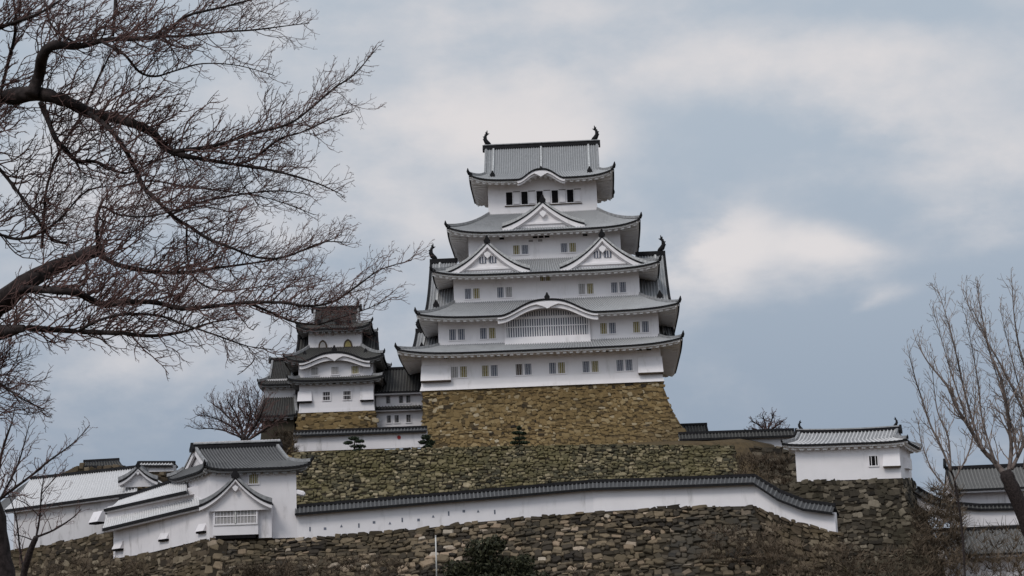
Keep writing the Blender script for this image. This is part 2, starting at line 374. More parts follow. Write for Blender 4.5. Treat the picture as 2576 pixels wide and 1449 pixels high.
def irimoya(parent, eave, wallr, ze, zr, gx, vb, up, cx, kara=None, tm='tile_light', pm='plaster_clean', period=.38, curve=.55, shear=(0, 0), fin=1., downs=(), ridge_h=.55, tips=1., stain=None, rise=.9, rsag=0.):
    X0, X1, Y0, Y1 = eave; wx0, wx1, wy0, wy1 = wallr; yr = (Y0 + Y1) / 2
    zf = lambda v: ze + (zr - ze) * (curve * v + (1 - curve) * v * v)
    def front(s_):
        ya = Y0 if s_ < 0 else Y1
        def P(u, v):
            k = min(v / vb, 1); xa = X0 * (1 - k) + (cx - gx) * k; xb = X1 * (1 - k) + (cx + gx) * k
            uu = u if s_ < 0 else 1 - u
            x = xa + (xb - xa) * uu; y = ya + (yr - ya) * v
            z = zf(v) + up * abs(2 * u - 1) ** 6 * max(0, 1 - v / vb) ** 1.5 + rsag * (2 * u - 1) ** 2 * v
            if kara and s_ < 0: z = max(z, ze + kara[2] * bell((x - kara[0]) / kara[1]))
            return np.array([x, y, z])
        return P
    def side(s_):
        xa = X0 if s_ < 0 else X1; xb = cx + s_ * gx; ya0, ya1 = (Y1, Y0) if s_ < 0 else (Y0, Y1)
        yb0, yb1 = lerp(ya0, yr, vb), lerp(ya1, yr, vb)
        def P(u, v):
            y = lerp(lerp(ya0, ya1, u), lerp(yb0, yb1, u), v); x = lerp(xa, xb, v)
            return np.array([x, y, zf(v * vb) + up * abs(2 * u - 1) ** 6 * (1 - v) ** 1.5])
        return P
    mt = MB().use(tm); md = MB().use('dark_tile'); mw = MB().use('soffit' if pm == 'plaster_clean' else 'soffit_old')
    for P, o, (w0, w1), L, kk in ((front(-1), (0, -1, 0), ((wx0, wy0), (wx1, wy0)), X1 - X0, True), (front(1), (0, 1, 0), ((wx1, wy1), (wx0, wy1)), X1 - X0, False),
                              (side(-1), (-1, 0, 0), ((wx0, wy1), (wx0, wy0)), Y1 - Y0, False), (side(1), (1, 0, 0), ((wx1, wy0), (wx1, wy1)), Y1 - Y0, False)):
        tiles(mt, P, max(6, int(L / period)), 12 if abs(o[1]) else 5)
        edge(md, mw, P, 90 if kara and kk else 28, o)
        ov = np.array(o, float)
        def A(u, P=P, ov=ov): return P(u, 0) - ov * .4 - np.array([0, 0, .36])
        def B(u, w0=w0, w1=w1, kk=kk):
            q = lerp(w0, w1, u); z = ze - .5 + rise
            if kara and kk: z = ze - .5 + max(rise, kara[2] * bell((q[0] - kara[0]) / kara[1]))
            return np.array([q[0], q[1], z])
        soffit(mw, A, B, max(6, int(L / .85)))
    roof = mt.build('roof', parent, True, shear)
    md.build('eave_tiles', roof, False, shear); mw.build('rafters', roof, False, shear)
    # gable ends
    for s_ in (-1, 1):
        x = cx + s_ * (gx - .45); mg = MB().use(pm)
        vs = np.linspace(vb, 1, 10); A_ = [(x, lerp(Y0, yr, v), zf(v) - .05) for v in vs] + [(x, lerp(Y1, yr, v), zf(v) - .05) for v in vs[::-1][1:]]
        mg.add(A_, [tuple(range(len(A_)))])
        for ys in (Y0, Y1):
            rings = []
            for v in np.linspace(vb * .85, 1, 12):
                y = float(lerp(ys, yr, v)); z = zf(v); xo = cx + s_ * gx; xi = cx + s_ * (gx - .25)
                rings.append([(xo, y, z - .62), (xi, y, z - .62), (xi, y, z - .12), (xo, y, z - .12)])
            mg.loft(rings)
        mg.build('gable_end', roof, False, shear)
    mr = MB().use('ridge_grey'); mo = MB().use('dark_tile')
    xs = np.linspace(cx - gx - .15, cx + gx + .15, 9)
    sagz = lambda x: rsag * ((x - cx) / gx) ** 2
    mo.bar([(x, yr, zr - .1 + sagz(x)) for x in xs], .5, ridge_h); mr.bar([(x, yr, zr - .1 + ridge_h + sagz(x)) for x in xs], .62, .14)
    mr.build('roof_ridge', roof, False, shear); mo.build('ridge_tiles', roof, False, shear)
    def one(nm, mn, fn, sm=False):
        b_ = MB().use(mn); fn(b_); return b_.build(nm, roof, sm, shear)
    for s_ in (-1, 1):
        one('ridge_end_tile', 'dark_tile', lambda b_: oni(b_, (cx + s_ * (gx + .1), yr, zr - .35), (s_, 0, 0), .7))
        for ys, fr in ((Y0, -1), (Y1, 1)):
            pts = [np.array([cx + s_ * (gx - .12), float(lerp(ys, yr, v)), zf(v) + .02]) for v in np.linspace(vb * .95, 1, 8)]
            one('verge_ridge', 'ridge_grey', lambda b_: b_.bar(pts, .34, .26))
            P = front(fr); u = (0 if s_ < 0 else 1) if fr < 0 else (0 if s_ > 0 else 1)
            hp = [P(u, v) + np.array([0, 0, .02]) for v in np.linspace(0, vb, 6)]
            one('hip_ridge', 'ridge_grey', lambda b_: b_.bar(hp, .4, .34)); d = hp[0] - hp[1]; d[2] = 0
            one('corner_finial', 'dark_tile', lambda b_: tipspike(b_, hp[0] + np.array([0, 0, .1]), d, .95 * tips), True)
    for x, v0 in downs:
        pts = [np.array([x, float(lerp(Y0, yr, v)), max(zf(v), (ze + kara[2] * bell((x - kara[0]) / kara[1])) if kara else -99) + .06]) for v in np.linspace(v0, 1, 10)]
        one('descending_ridge', tm if tm != 'tile_light' else 'ridge_pale', lambda b_: b_.bar(pts, .26, .26)); one('ridge_end_tile', 'dark_tile', lambda b_: oni(b_, pts[0] + np.array([0, -.05, 0]), (0, -1, 0), .6))
    if kara:
        mf = MB().use(pm); xs = np.linspace(kara[0] - kara[1] * 1.02, kara[0] + kara[1] * 1.02, 40)
        zz = np.array([ze + kara[2] * bell((x - kara[0]) / kara[1]) for x in xs])
        for (d0, th, ya, yb) in ((.26, .28, Y0 + .06, Y0 + .32), (.5, .3, Y0 + .34, Y0 + .6)):
            mf.loft([[(x, ya, z - d0 - th), (x, yb, z - d0 - th), (x, yb, z - d0), (x, ya, z - d0)] for x, z in zip(xs, zz)])
        zc = ze + kara[2] - .75; c = kara[0]; w = kara[1] * .14
        prof = [(-w * 2, .1), (-w, -.12), (0, -.38), (w, -.12), (w * 2, .1), (0, .3)]
        mf.loft([[(c + x, Y0 + .02, zc + z) for x, z in prof], [(c + x, Y0 + .3, zc + z) for x, z in prof]])
        mf.build('curved_bargeboard', roof, False, shear)
    if fin:
        for s_ in (-1, 1): shachi(roof, (cx + s_ * (gx - .25), yr, zr + ridge_h - .05 + rsag), -s_, fin, shear)
    return roof

def dormer(parent, xc, hw, yf, yb, zf_, zp, win=True, tm='tile_light', pm='plaster_clean', shear=(0, 0), board=.62, sill=True, finial=.75):
    """triangular gable facing the viewer with concave slopes"""
    H = zp - zf_
    zc = lambda s: zf_ + H * (1 - s) * (.45 + .55 * (1 - s))
    mt = MB().use(tm)
    for sg in (-1, 1):
        def P(u, v, sg=sg):
            s = 1 - v; return np.array([xc + sg * hw * s, yf + (yb - yf) * u, zc(s)])
        tiles(mt, P, max(4, int((yb - yf) / .4)), 8)
    gb = mt.build('gable', parent, True, shear)
    md = MB().use('dark_tile'); mr_ = MB().use('ridge_pale' if tm == 'tile_light' else 'ridge_grey'); mw = MB().use(pm); ss = np.linspace(0, 1.04, 14)
    for sg in (-1, 1):
        up_ = np.array([0, 0, 1.])
        def strip(m, y0, y1, t0, t1, smax=1.):
            rings = []
            for s in ss * smax:
                x = xc + sg * hw * s; z = zc(s)
                k = .75 + .35 * s
                rings.append([(x, y0, z - t1 * k), (x, y1, z - t1 * k), (x, y1, z - t0 * k), (x, y0, z - t0 * k)])
            m.loft(rings)
        strip(mr_, yf - .04, yf + .4, -.5, -.1); strip(md, yf - .08, yf + .3, -.1, .1)
        strip(mw, yf, yf + .22, .14, .14 + board); strip(mw, yf + .24, yf + .45, .14 + board * .8, .14 + board * 1.35, .93)
    # gable wall
    pts = [(xc + hw * .95 * s, yf + .5, zc(abs(s)) - .25) for s in np.linspace(-1, 1, 15)]
    mw.add([(xc - hw * .95, yf + .5, zf_ - .6)] + pts + [(xc + hw * .95, yf + .5, zf_ - .6)], [tuple(range(17))])
    if sill: mw.box((xc - hw * .55, yf + .3, zf_ + .22), (xc + hw * .55, yf + .52, zf_ + .5))
    prof = [(-.34, 0), (-.24, -.3), (0, -.62), (.24, -.3), (.34, 0), (0, .3)]; q = hw / 5
    mw.loft([[(xc + x * q * 1.3, yf - .02, zp - 1.35 * q + z * q) for x, z in prof], [(xc + x * q * 1.3, yf + .25, zp - 1.35 * q + z * q) for x, z in prof]])
    mw.build('bargeboard', gb, False, shear); mr_.build('verge_ridge', gb, False, shear); md.build('verge_tiles', gb, False, shear)
    mr = MB().use('ridge_grey'); mr.bar([(xc, yf, zp + .02), (xc, yb, zp + .02)], .4, .36); mr.build('gable_ridge', gb, False, shear)
    mo = MB().use('dark_tile'); oni(mo, (xc, yf + .1, zp + .05), (0, -1, 0), finial); mo.build('ridge_end_tile', gb, False, shear)
    if win:
        for sx in (-1, 1):
            mp = MB().use('slate_panel'); a = xc + sx * .62 * q * 1.0; w = .42 * q
            mp.box((a - w, yf + .42, zf_ + .3 * H), (a + w, yf + .5, zf_ + .3 * H + .85 * q)); mp.use(pm)
            for b in (-.33, .33): mp.box((a + b * w * 1.2 - .05, yf + .36, zf_ + .3 * H), (a + b * w * 1.2 + .05, yf + .45, zf_ + .3 * H + .85 * q))
            mp.build('gable_window', gb, False, shear)
    return gb

def window(parent, x0, x1, z0, z1, y, pane='slate_panel', bars=3, pm='plaster_clean', shear=(0, 0), sill=False, fr=.13, name='window', cross=False):
    mb = MB().use(pm); d = .11
    mb.box((x0 - fr, y - d, z0 - fr), (x0, y + .05, z1 + fr)); mb.box((x1, y - d, z0 - fr), (x1 + fr, y + .05, z1 + fr))
    mb.box((x0, y - d, z1), (x1, y + .05, z1 + fr)); mb.box((x0, y - d, z0 - fr), (x1, y + .05, z0))
    if sill: mb.box((x0 - fr * 1.4, y - d - .1, z0 - fr * 1.6), (x1 + fr * 1.4, y + .05, z0 - fr - .003))
    w = mb.build(name, parent, False, shear)
    mp = MB().use(pane); mp.box((x0, y - .02, z0), (x1, y + .04, z1)); mp.build('pane', w, False, shear)
    if bars:
        ml = MB().use(pm); W_ = x1 - x0
        for i in range(bars):
            c = x0 + W_ * (i + .5) / bars; ml.box((c - W_ * .075 / bars, y - .075, z0), (c + W_ * .075 / bars, y - .025, z1))
        if cross: ml.box((x0, y - .095, (z0 + z1) / 2 - .05), (x1, y - .078, (z0 + z1) / 2 + .05))
        ml.build('lattice', w, False, shear)
    return w

def wallbox(parent, x0, x1, y0, y1, z0, z1, pm='plaster_clean', shear=(0, 0), kara=None, kz=None, flare=0.):
    mb = MB().use(pm)
    nz = 5
    if flare:
        rings = []
        for z, f in ((z0, flare), (z0 + (z1 - z0) * .12, flare * .45), (z0 + (z1 - z0) * .28, flare * .1), (z0 + (z1 - z0) * .4, 0), (z1, 0)):
            rings.append([(x0 - f, y0 - f, z), (x1 + f, y0 - f, z), (x1 + f, y1 + f, z), (x0 - f, y1 + f, z)])
        mb.loft(rings)
    else: mb.box((x0, y0, z0), (x1, y1, z1))
    if kara:
        xs = np.linspace(kara[0] - kara[1], kara[0] + kara[1], 40)
        mb.grid([[(x, y0 - .003, z1 - .4) for x in xs], [(x, y0 - .003, max(z1, kz + kara[2] * bell((x - kara[0]) / kara[1]))) for x in xs]])
    return mb.build('wall', parent, False, shear)

def dropbox(parent, x0, x1, z0, z1, y, out=.8, pm='plaster_clean', shear=(0, 0), slot='brown_wood'):
    """stone-drop box that flares out from the wall, open at the bottom"""
    mb = MB().use(pm)
    mb.hexa([(x0 - .08, y - out, z0), (x1 + .08, y - out, z0), (x1 + .08, y + .02, z0), (x0 - .08, y + .02, z0), (x0, y - .06, z1), (x1, y - .06, z1), (x1, y + .02, z1), (x0, y + .02, z1)])
    mb.use(slot); mb.box((x0 - .02, y - out + .05, z0 - .16), (x1 + .02, y + .02, z0 - .004))
    return mb.build('stone_drop_box', parent, False, shear)

# ------------------------------------------------------------------ stone walls
def stones(mb, P, Wd, Ht, sw, sh, depth, smat, gap='stone_gap', jit=.9, back=.0, sizev=.45, tonepow=1., fill=.53):
    """fits irregular stones course by course on the surface P(u,v) (v=0 top, 1 bottom)"""
    mb.use(gap); n, k = 24, 8
    mb.grid([[P(i / n, j / k) for i in range(n + 1)] for j in range(k + 1)], np.full((k + 1, n + 1), .05))
    mb.use(smat); eps = 1e-3
    V, Fc, Tn = [], [], []; base = 0
    vpos = 0.
    th = np.arange(10) * 2 * np.pi / 10 + .3
    while vpos < 1:
        h = sh * (1 + random.uniform(-sizev, sizev)); up_ = random.uniform(-.5, 0) * sw
        while up_ < Wd:
            big = random.random() < .12
            w = sw * (1 + random.uniform(-.55, .6)) * (1.35 if big else 1); hh = h * random.uniform(.7, 1.2) * (1.35 if big else 1)
            uc = (up_ + w / 2) / Wd; vc = vpos + h / 2 / Ht + random.uniform(-jit, jit) * h / Ht * .5
            up_ += w
            if not (0.002 < uc < .998 and 0 < vc < 1.0): continue
            p = np.asarray(P(uc, vc)); a = np.asarray(P(min(uc + eps, 1), vc)) - np.asarray(P(max(uc - eps, 0), vc)); b = np.asarray(P(uc, max(vc - eps, 0))) - np.asarray(P(uc, min(vc + eps, 1)))
            a = a / np.linalg.norm(a); b = b / np.linalg.norm(b); nn = np.cross(a, b); nn /= np.linalg.norm(nn)
            if nn[1] > 0 and abs(nn[1]) > .3: nn = -nn
            ang = random.uniform(-.55, .55) * (1 if w < 1.8 * hh else .4); ca, sa = math.cos(ang), math.sin(ang)
            a2, b2 = a * ca + b * sa, -a * sa + b * ca
            e = 2 / random.uniform(2.4, 8.0)
            cx_ = np.sign(np.cos(th)) * np.abs(np.cos(th)) ** e; cy_ = np.sign(np.sin(th)) * np.abs(np.sin(th)) ** e
            jr = 1 + rng.uniform(-.24, .12, 10)
            X = cx_ * jr * w * fill; Yc = cy_ * jr * hh * fill; d = depth * random.uniform(.35, 1.35)
            tx, ty = random.uniform(-.3, .3) * d, random.uniform(-.3, .3) * d
            ring0 = p - nn * .06 + X[:, None] * a2 + Yc[:, None] * b2
            ring1 = p + X[:, None] * a2 * .96 + Yc[:, None] * b2 * .96 + nn * (d * .6 + (X / w * tx + Yc / hh * ty))[:, None]
            ring2 = p + X[:, None] * a2 * .76 + Yc[:, None] * b2 * .76 + nn * (d + (X / w * tx + Yc / hh * ty))[:, None]
            V.append(ring0); V.append(ring1); V.append(ring2)
            for r_ in range(2):
                for j in range(10):
                    q = base + r_ * 10; Fc.append((q + j, q + (j + 1) % 10, q + 10 + (j + 1) % 10, q + 10 + j))
            Fc.append(tuple(base + 20 + j for j in range(10)))
            Tn += [random.random() ** tonepow] * 30; base += 30
        vpos += h / Ht * .97
    if V: mb.add(np.concatenate(V), Fc, Tn)

def base_block(name, F, x0, x1, y0, y1, zt, zb, outset, smat, sw, sh, depth, label, sides='FLR', yaw=0, power=1.5, tonepow=1., gap='stone_gap', fill=.53, lo=1.):
    """battered stone base with curved faces, in the local frame F(x,y,z)->world"""
    mb = MB()
    f = lambda v: outset * v ** power
    H = math.hypot(zt - zb, outset)
    Z = lambda v: zt + (zb - zt) * v
    if 'F' in sides: stones(mb, lambda u, v: F(lerp(x0 - lo * f(v), x1 + f(v), u), y0 - f(v), Z(v)), x1 - x0 + outset, H, sw, sh, depth, smat, tonepow=tonepow, gap=gap, fill=fill)
    if 'R' in sides: stones(mb, lambda u, v: F(x1 + f(v), lerp(y0 - f(v), y1 + f(v), u), Z(v)), y1 - y0 + outset, H, sw, sh, depth, smat, tonepow=tonepow, gap=gap, fill=fill)
    if 'L' in sides: stones(mb, lambda u, v: F(x0 - f(v), lerp(y1 + f(v), y0 - f(v), u), Z(v)), y1 - y0 + outset, H, sw, sh, depth, smat, tonepow=tonepow, gap=gap, fill=fill)
    mb.use('earth'); mb.add([F(x0, y0, zt - .02), F(x1, y0, zt - .02), F(x1, y1, zt - .02), F(x0, y1, zt - .02)], [(0, 1, 2, 3)])
    return tag(mb.build(name, None, False, loc=F((x0 + x1) / 2, y0, zb)), label, 'stone wall')
def frame(o, yaw, shear=0):
    a = R(yaw); ex = np.array([math.cos(a), -math.sin(a), 0]); ey = np.array([math.sin(a), math.cos(a), 0]); o = np.array(o, float)
    return lambda x, y, z: o + ex * (float(x) + shear * float(y)) + ey * float(y) + np.array([0, 0, float(z)])

# ================================================================== MAIN KEEP
KO = at(1366, 972, 240); KY = 2.2
keep = thing('castle_keep', KO, 'towering white five storey castle keep with stacked grey tiled roofs on a tan stone base', 'castle', KY)
KF = frame(KO, KY)
# storeys
B1 = (-15.7, 15.4, 0, 22); B2 = (-13.5, 15.4, 1, 21); B3 = (-11.45, 13.2, 2.8, 19.2); B4 = (-9.4, 11.0, 4.4, 17.6); B5 = (-6.65, 8.15, 6.5, 15.5)
wallbox(keep, *B1, 0, 5.0, flare=.3)
K2 = (1.0, 6.4, 1.95); K5 = (.7, 3.15, 1.35)
wallbox(keep, *B2, 4.6, 9.75, kara=K2, kz=8.9)
wallbox(keep, *B3, 10.5, 15.75)
wallbox(keep, *B4, 16.5, 21.9)
wallbox(keep, *B5, 23.5, 29.5, kara=K5, kz=28.7)
skirt(keep, (-18.6, 18.2, -2.6, 24.6), (B2[0], B2[1], B2[2], B2[3]), 4.45, 6.1, .8, B1, oh_rise=.75)
skirt(keep, (-16.05, 18.1, -1.6, 23.2), (B3[0], B3[1], B3[2], B3[3]), 9.3, 12.1, .72, B2, kara=K2, oh_rise=.75)
skirt(keep, (-14.05, 15.9, .2, 21.6), (B4[0], B4[1], B4[2], B4[3]), 15.25, 18.0, .8, B3, oh_rise=.75)
skirt(keep, (-12.05, 13.7, 2., 20.), (B5[0], B5[1], B5[2], B5[3]), 21.35, 24.9, 1.0, B4, oh_rise=.8)
irimoya(keep, (-9.0, 10.55, 4., 18.), B5, 29.05, 35.5, 7.85, .34, .95, .78, kara=K5, downs=((-5.9, .22), (.72, .3), (7.3, .22)), rise=.8, curve=.5)
# side wings: the great gable of the second roof, seen past both ends of the third storey
def wing(x0, x1, yf, yb, zf_, zr, sgn, fin=1.05, parent=None, tm='tile_light', pm='plaster_clean'):
    keep_ = parent or keep
    yr = (yf + yb) / 2
    zc = lambda v: zf_ + (zr - zf_) * (.62 * v + .38 * v * v)
    mt = MB().use(tm)
    for ys in (yf, yb):
        tiles(mt, lambda u, v, ys=ys: np.array([x0 + (x1 - x0) * u, float(lerp(ys, yr, v)), zc(v)]), max(4, int((x1 - x0) / .36)), 9)
    gb = mt.build('side_gable', keep_, True)
    xo = x1 if sgn > 0 else x0; mw = MB().use(pm); md = MB().use('dark_tile')
    for ys in (yf, yb):
        mw.loft([[(xo - sgn * .3, float(lerp(ys, yr, v)), zc(v) - .8), (xo + sgn * .02, float(lerp(ys, yr, v)), zc(v) - .8), (xo + sgn * .02, float(lerp(ys, yr, v)), zc(v) - .14), (xo - sgn * .3, float(lerp(ys, yr, v)), zc(v) - .14)] for v in np.linspace(0, 1, 12)])
        md.bar([(xo - sgn * .05, float(lerp(ys, yr, v)), zc(v) - .08) for v in np.linspace(0, 1, 12)], .34, .3)
        mr = MB().use('ridge_pale' if pm == 'plaster_clean' else 'tile_dark'); mr.bar([(xo - sgn * 1.3, float(lerp(ys, yr, v)), zc(v) + .05) for v in np.linspace(.1, 1, 12)], .26, .26); mr.build('roof_ridge', gb)
    q = [(xo - sgn * .7, float(lerp(yf, yr, v)), zc(v) - .1) for v in np.linspace(0, 1, 10)] + [(xo - sgn * .7, float(lerp(yb, yr, v)), zc(v) - .1) for v in np.linspace(1, 0, 10)[1:]]
    mw.add(q, [tuple(range(len(q)))])
    mw.build('bargeboard', gb); md.bar([(x0 - .1, yr, zr - .1), (x1 + .1, yr, zr - .1)], .55, .6); me_ = MB().use('dark_tile'); oni(me_, (xo - sgn * 1.3, yf + (yr - yf) * .1, zc(.1) + .05), (0, -1, 0), .7); me_.build('ridge_end_tile', gb)
    md.build('ridge_tiles', gb)
    if fin: shachi(gb, (xo - sgn * .3, yr, zr + .45), -sgn, fin)
wing(-15.1, B3[0] - .003, 1.4, 20.4, 11.0, 19.55, -1); wing(B3[1] + .003, 17.1, 1.4, 20.4, 11.0, 19.3, 1)
wing(-17.3, B2[0] - .003, 3.6, 18.2, 6.0, 9.9, -1, .75); wing(B2[1] + .003, 17.6, 3.6, 18.2, 6.0, 9.9, 1, .75)
dormer(keep, -6.7, 5.35, .75, 4.6, 15.85, 19.6); dormer(keep, 8.5, 5.5, .75, 4.6, 15.85, 19.75)
dormer(keep, .8, 5.3, 2.7, 6.8, 22.2, 25.35, win=False)
# windows: pairs of openings, front
OL, SL, GR = 'olive_panel', 'slate_panel', 'grey_panel'
def pair(xa, z0, z1, y, a, b, w=.85, gp=.32):
    window(keep, xa, xa + w, z0, z1, y, a); window(keep, xa + w + gp, xa + 2 * w + gp, z0, z1, y, b)
for x, a, b in ((-11.85, GR, OL), (-7.85, OL, SL), (-3.45, 'brown_wood', SL), (.9, SL, OL), (5.25, SL, OL), (9.65, SL, SL)): pair(x, 1.6, 3.05, 0, a, b)
for x, a, b in ((-12.05, SL, SL), (-8.0, SL, OL), (7.75, OL, SL), (12.05, OL, SL)): pair(x, 6.75, 8.2, 1, a, b)
for x, a, b in ((-9.95, SL, OL), (-5.65, SL, GR), (5.15, GR, OL), (9.45, SL, SL)): pair(x, 12.55, 13.95, 2.8, a, b, .82, .3)
for x, a, b in ((-3.4, OL, SL), (3.0, SL, OL)): pair(x, 18.7, 19.95, 4.4, a, b, .85, .3)
for x in (-1.3, -.05): window(keep, x, x + .6, 20.3, 20.65, 4.4, GR, 0, name='vent')
for x in (.1, .85): window(keep, x, x + .6, 14.55, 15.15, 2.8, OL, 2, name='vent')
for x in (-4.2, -2.12, -.05, 2.02, 4.1):
    window(keep, x, x + .86, 26.1, 27.9, 6.5, 'opening', 0, name='window', fr=.1)
    mb = MB().use('plaster_clean'); mb.box((x + 1.02, 6.36, 26.2), (x + 1.84, 6.43, 27.85)); mb.use('brown_wood'); mb.box((x + .97, 6.44, 27.9), (x + 1.9, 6.49, 27.99)); mb.build('shutter', keep)
mb = MB().use('brown_wood'); mb.box((-4.4, 6.33, 25.88), (6.1, 6.5, 25.99)); mb.build('sill_rail', keep)
for x, z, y in ((-6.1, 4.35, 0), (-4.9, 4.35, 0), (7.0, 4.35, 0), (8.2, 4.35, 0), (12.4, 4.35, 0), (13.6, 4.35, 0), (-12.8, 4.35, 0), (-.7, 21.0, 4.4), (.1, 21.0, 4.4), (.9, 21.0, 4.4), (-5.2, 21.0, 4.4), (6.0, 21.0, 4.4)):
    mb = MB().use('opening'); mb.box((x, y - .05, z - .16), (x + .62, y + .03, z + .1)); mb.build('arrow_slit', keep)
# great lattice bay under the curved gable
lw = window(keep, -4.5, 6.15, 6.75, 9.1, .75, 'slate_panel', 0, fr=.28, name='lattice_bay')
ml = MB().use('plaster_clean')
for i in range(34):
    c = -4.5 + 10.65 * (i + .5) / 34; zt = 9.1 + .0
    ml.box((c - .07, .6, 6.75), (c + .07, .7, 9.1))
ml.box((-4.5, .56, 8.0), (6.15, .597, 8.13)); ml.build('lattice', lw)
mb = MB().use('plaster_clean'); mb.box((-4.78, .45, 5.3), (6.43, 1.0, 6.6)); mb.build('bay_sill', lw)
ar = MB().use('slate_panel'); xs = np.linspace(-4.4, 6.05, 30)
ar.grid([[(x, .985, 9.2) for x in xs], [(x, .985, max(9.21, 8.55 + 1.75 * bell((x - .95) / 6.4))) for x in xs]]); ar.build('arched_pane', lw)
a2 = MB().use('plaster_clean')
for i in range(34):
    c = -4.5 + 10.65 * (i + .5) / 34; zt = 8.5 + 1.75 * bell((c - .95) / 6.4)
    if zt > 9.45: a2.box((c - .08, .8, 9.38), (c + .08, .95, zt))
a2.box((-3.2, .79, 9.385), (4.9, .96, 9.47)); a2.build('arched_lattice', lw)
dropbox(keep, -15.75, -11.95, 1.25, 3.3, 0, .75); dropbox(keep, 11.95 + .5, 15.55, 1.15, 3.3, 0, .75)

base_block('stone_base', KF, -15.6, 15.4, 0, 22, 0, -9.6, 4.0, 'stone_tan', .56, .42, .1, 'tall tan battered stone base carrying the large main keep', 'FR', lo=.08, tonepow=1., gap='tan_gap', fill=.54)

# ================================================================== SMALL KEEP
SO = at(847, 1036, 246); SY = .5; SF = frame(SO, SY)
sk = thing('small_keep', SO, 'smaller weathered three storey castle tower with dark roofs left of the main keep', 'castle tower', SY)
PW = 'plaster_weathered'
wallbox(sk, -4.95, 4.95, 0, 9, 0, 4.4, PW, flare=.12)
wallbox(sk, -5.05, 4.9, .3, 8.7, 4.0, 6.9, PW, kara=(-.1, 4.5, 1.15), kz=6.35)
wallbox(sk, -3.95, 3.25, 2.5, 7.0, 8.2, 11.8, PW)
skirt(sk, (-6.3, 6.4, -1.3, 10.2), (-5.05, 4.9, .3, 8.7), 4.15, 4.75, .35, (-4.95, 4.95, 0, 9), tm='tile_dark', pm=PW, tips=.6, oh_rise=.55)
skirt(sk, (-6.8, 6.5, -1.0, 10), (-3.95, 3.25, 2.5, 7), 6.8, 9.2, .7, (-5.05, 4.9, .3, 8.7), kara=(-.1, 4.6, 1.15), tm='tile_dark', pm=PW, tips=.7, oh_rise=.55)
irimoya(sk, (-5.4, 4.8, 1.0, 8.6), (-3.95, 3.25, 2.5, 7.0), 11.5, 14.9, 3.1, .36, .75, -.3, tm='tile_dark', pm=PW, fin=.55, ridge_h=.4, tips=.7, downs=((-2.4, .3), (.1, .3), (1.6, .3)), rise=.55)
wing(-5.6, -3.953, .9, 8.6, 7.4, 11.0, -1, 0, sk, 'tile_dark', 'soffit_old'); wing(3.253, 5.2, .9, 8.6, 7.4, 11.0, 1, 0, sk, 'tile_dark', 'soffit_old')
for x, p in ((-3.34, GR), (-.65, GR), (2.03, OL)): window(sk, x, x + .95, 5.08, 6.1, .3, p, 4, PW)
for x in (-1.8, .94): window(sk, x, x + .95, 1.6, 2.7, 0, 'opening', 4, PW, cross=True)
for x in (-2.55, .85):      # bell-shaped windows
    w, z0, z1 = 1.1, 9.1, 10.25; mb = MB().use('brown_wood'); cxw = x + w / 2
    pr = [(-.62, 0), (-.55, .5), (-.42, .82), (-.2, 1.02), (0, 1.12), (.2, 1.02), (.42, .82), (.55, .5), (.62, 0)]
    mb.loft([[(cxw + a, 2.38, z0 + b) for a, b in pr], [(cxw + a, 2.5, z0 + b) for a, b in pr]]); bw = mb.build('bell_window', sk)
    mp = MB().use('olive_panel' if x > 0 else 'grey_panel'); mp.loft([[(cxw + a * .66, 2.34, z0 + .05 + b * .72) for a, b in pr], [(cxw + a * .66, 2.375, z0 + .05 + b * .72) for a, b in pr]]); mp.build('pane', bw)
dropbox(sk, -5.1, -3.3, 1.5, 2.9, 0, .6, PW, slot='opening'); dropbox(sk, 3.2, 4.9, 1.4, 2.7, 0, .5, PW, slot='opening')
mb = MB().use('opening')
mb.box((-.4, -.06, 3.75), (.5, .02, 4.0)); mb.build('arrow_slit', sk)
base_block('stone_base', SF, -5.1, 5.1, 0, 9, 0, -6, 1.4, 'stone_tan', .7, .45, .09, 'low tan stone base under the smaller weathered tower', 'FL', tonepow=1., gap='tan_gap', fill=.54)

# passage between the two keeps
cp = thing('connecting_corridor', SF(8.1, 2, -2), 'narrow two storey corridor building with dark roof joining the small tower and the main keep', 'castle building', SY)
def sh(o): return o
wallbox(cp, -3.0, 3.2, 0, 7, -1.5, 5.0, PW)
def gable_roof(parent, x0, x1, yf, yb, ze, zr, tm, pm=PW, period=.4, cv=.65, rh=.35):
    yr = (yf + yb) / 2; zc = lambda v: ze + (zr - ze) * (cv * v + (1 - cv) * v * v)
    mt = MB().use(tm); md = MB().use('dark_tile'); mw = MB().use(pm)
    for ys, o in ((yf, -1), (yb, 1)):
        P = lambda u, v, ys=ys: np.array([x0 + (x1 - x0) * u, float(lerp(ys, yr, v)), zc(v)])
        tiles(mt, P, max(4, int((x1 - x0) / period)), 6); edge(md, mw, P, 8, (0, o, 0))
        mw.add([(x0, ys - o * .3, ze - .45), (x1, ys - o * .3, ze - .45), (x1, ys - o * 1.4, ze - .1), (x0, ys - o * 1.4, ze - .1)], [(0, 1, 2, 3)])
    for x in (x0 + .15, x1 - .15):
        q = [(x, float(lerp(yf, yr, v)), zc(v) - .06) for v in np.linspace(0, 1, 6)] + [(x, float(lerp(yb, yr, v)), zc(v) - .06) for v in np.linspace(1, 0, 6)[1:]]
        mw.add(q, [tuple(range(len(q)))])
    r_ = mt.build('roof', parent, True); mw.build('eave_plaster', r_)
    md.bar([(x0 - .05, yr, zr - .08), (x1 + .05, yr, zr - .08)], .42, rh)
    for x in (x0 + .1, x1 - .1): md.bar([(x, float(lerp(yf, yr, v)), zc(v)) for v in np.linspace(0, 1, 6)], .28, .2)
    md.build('ridge_tiles', r_); return r_
gable_roof(cp, -3.2, 3.4, -1, 8.2, 4.6, 8.4, 'tile_dark')
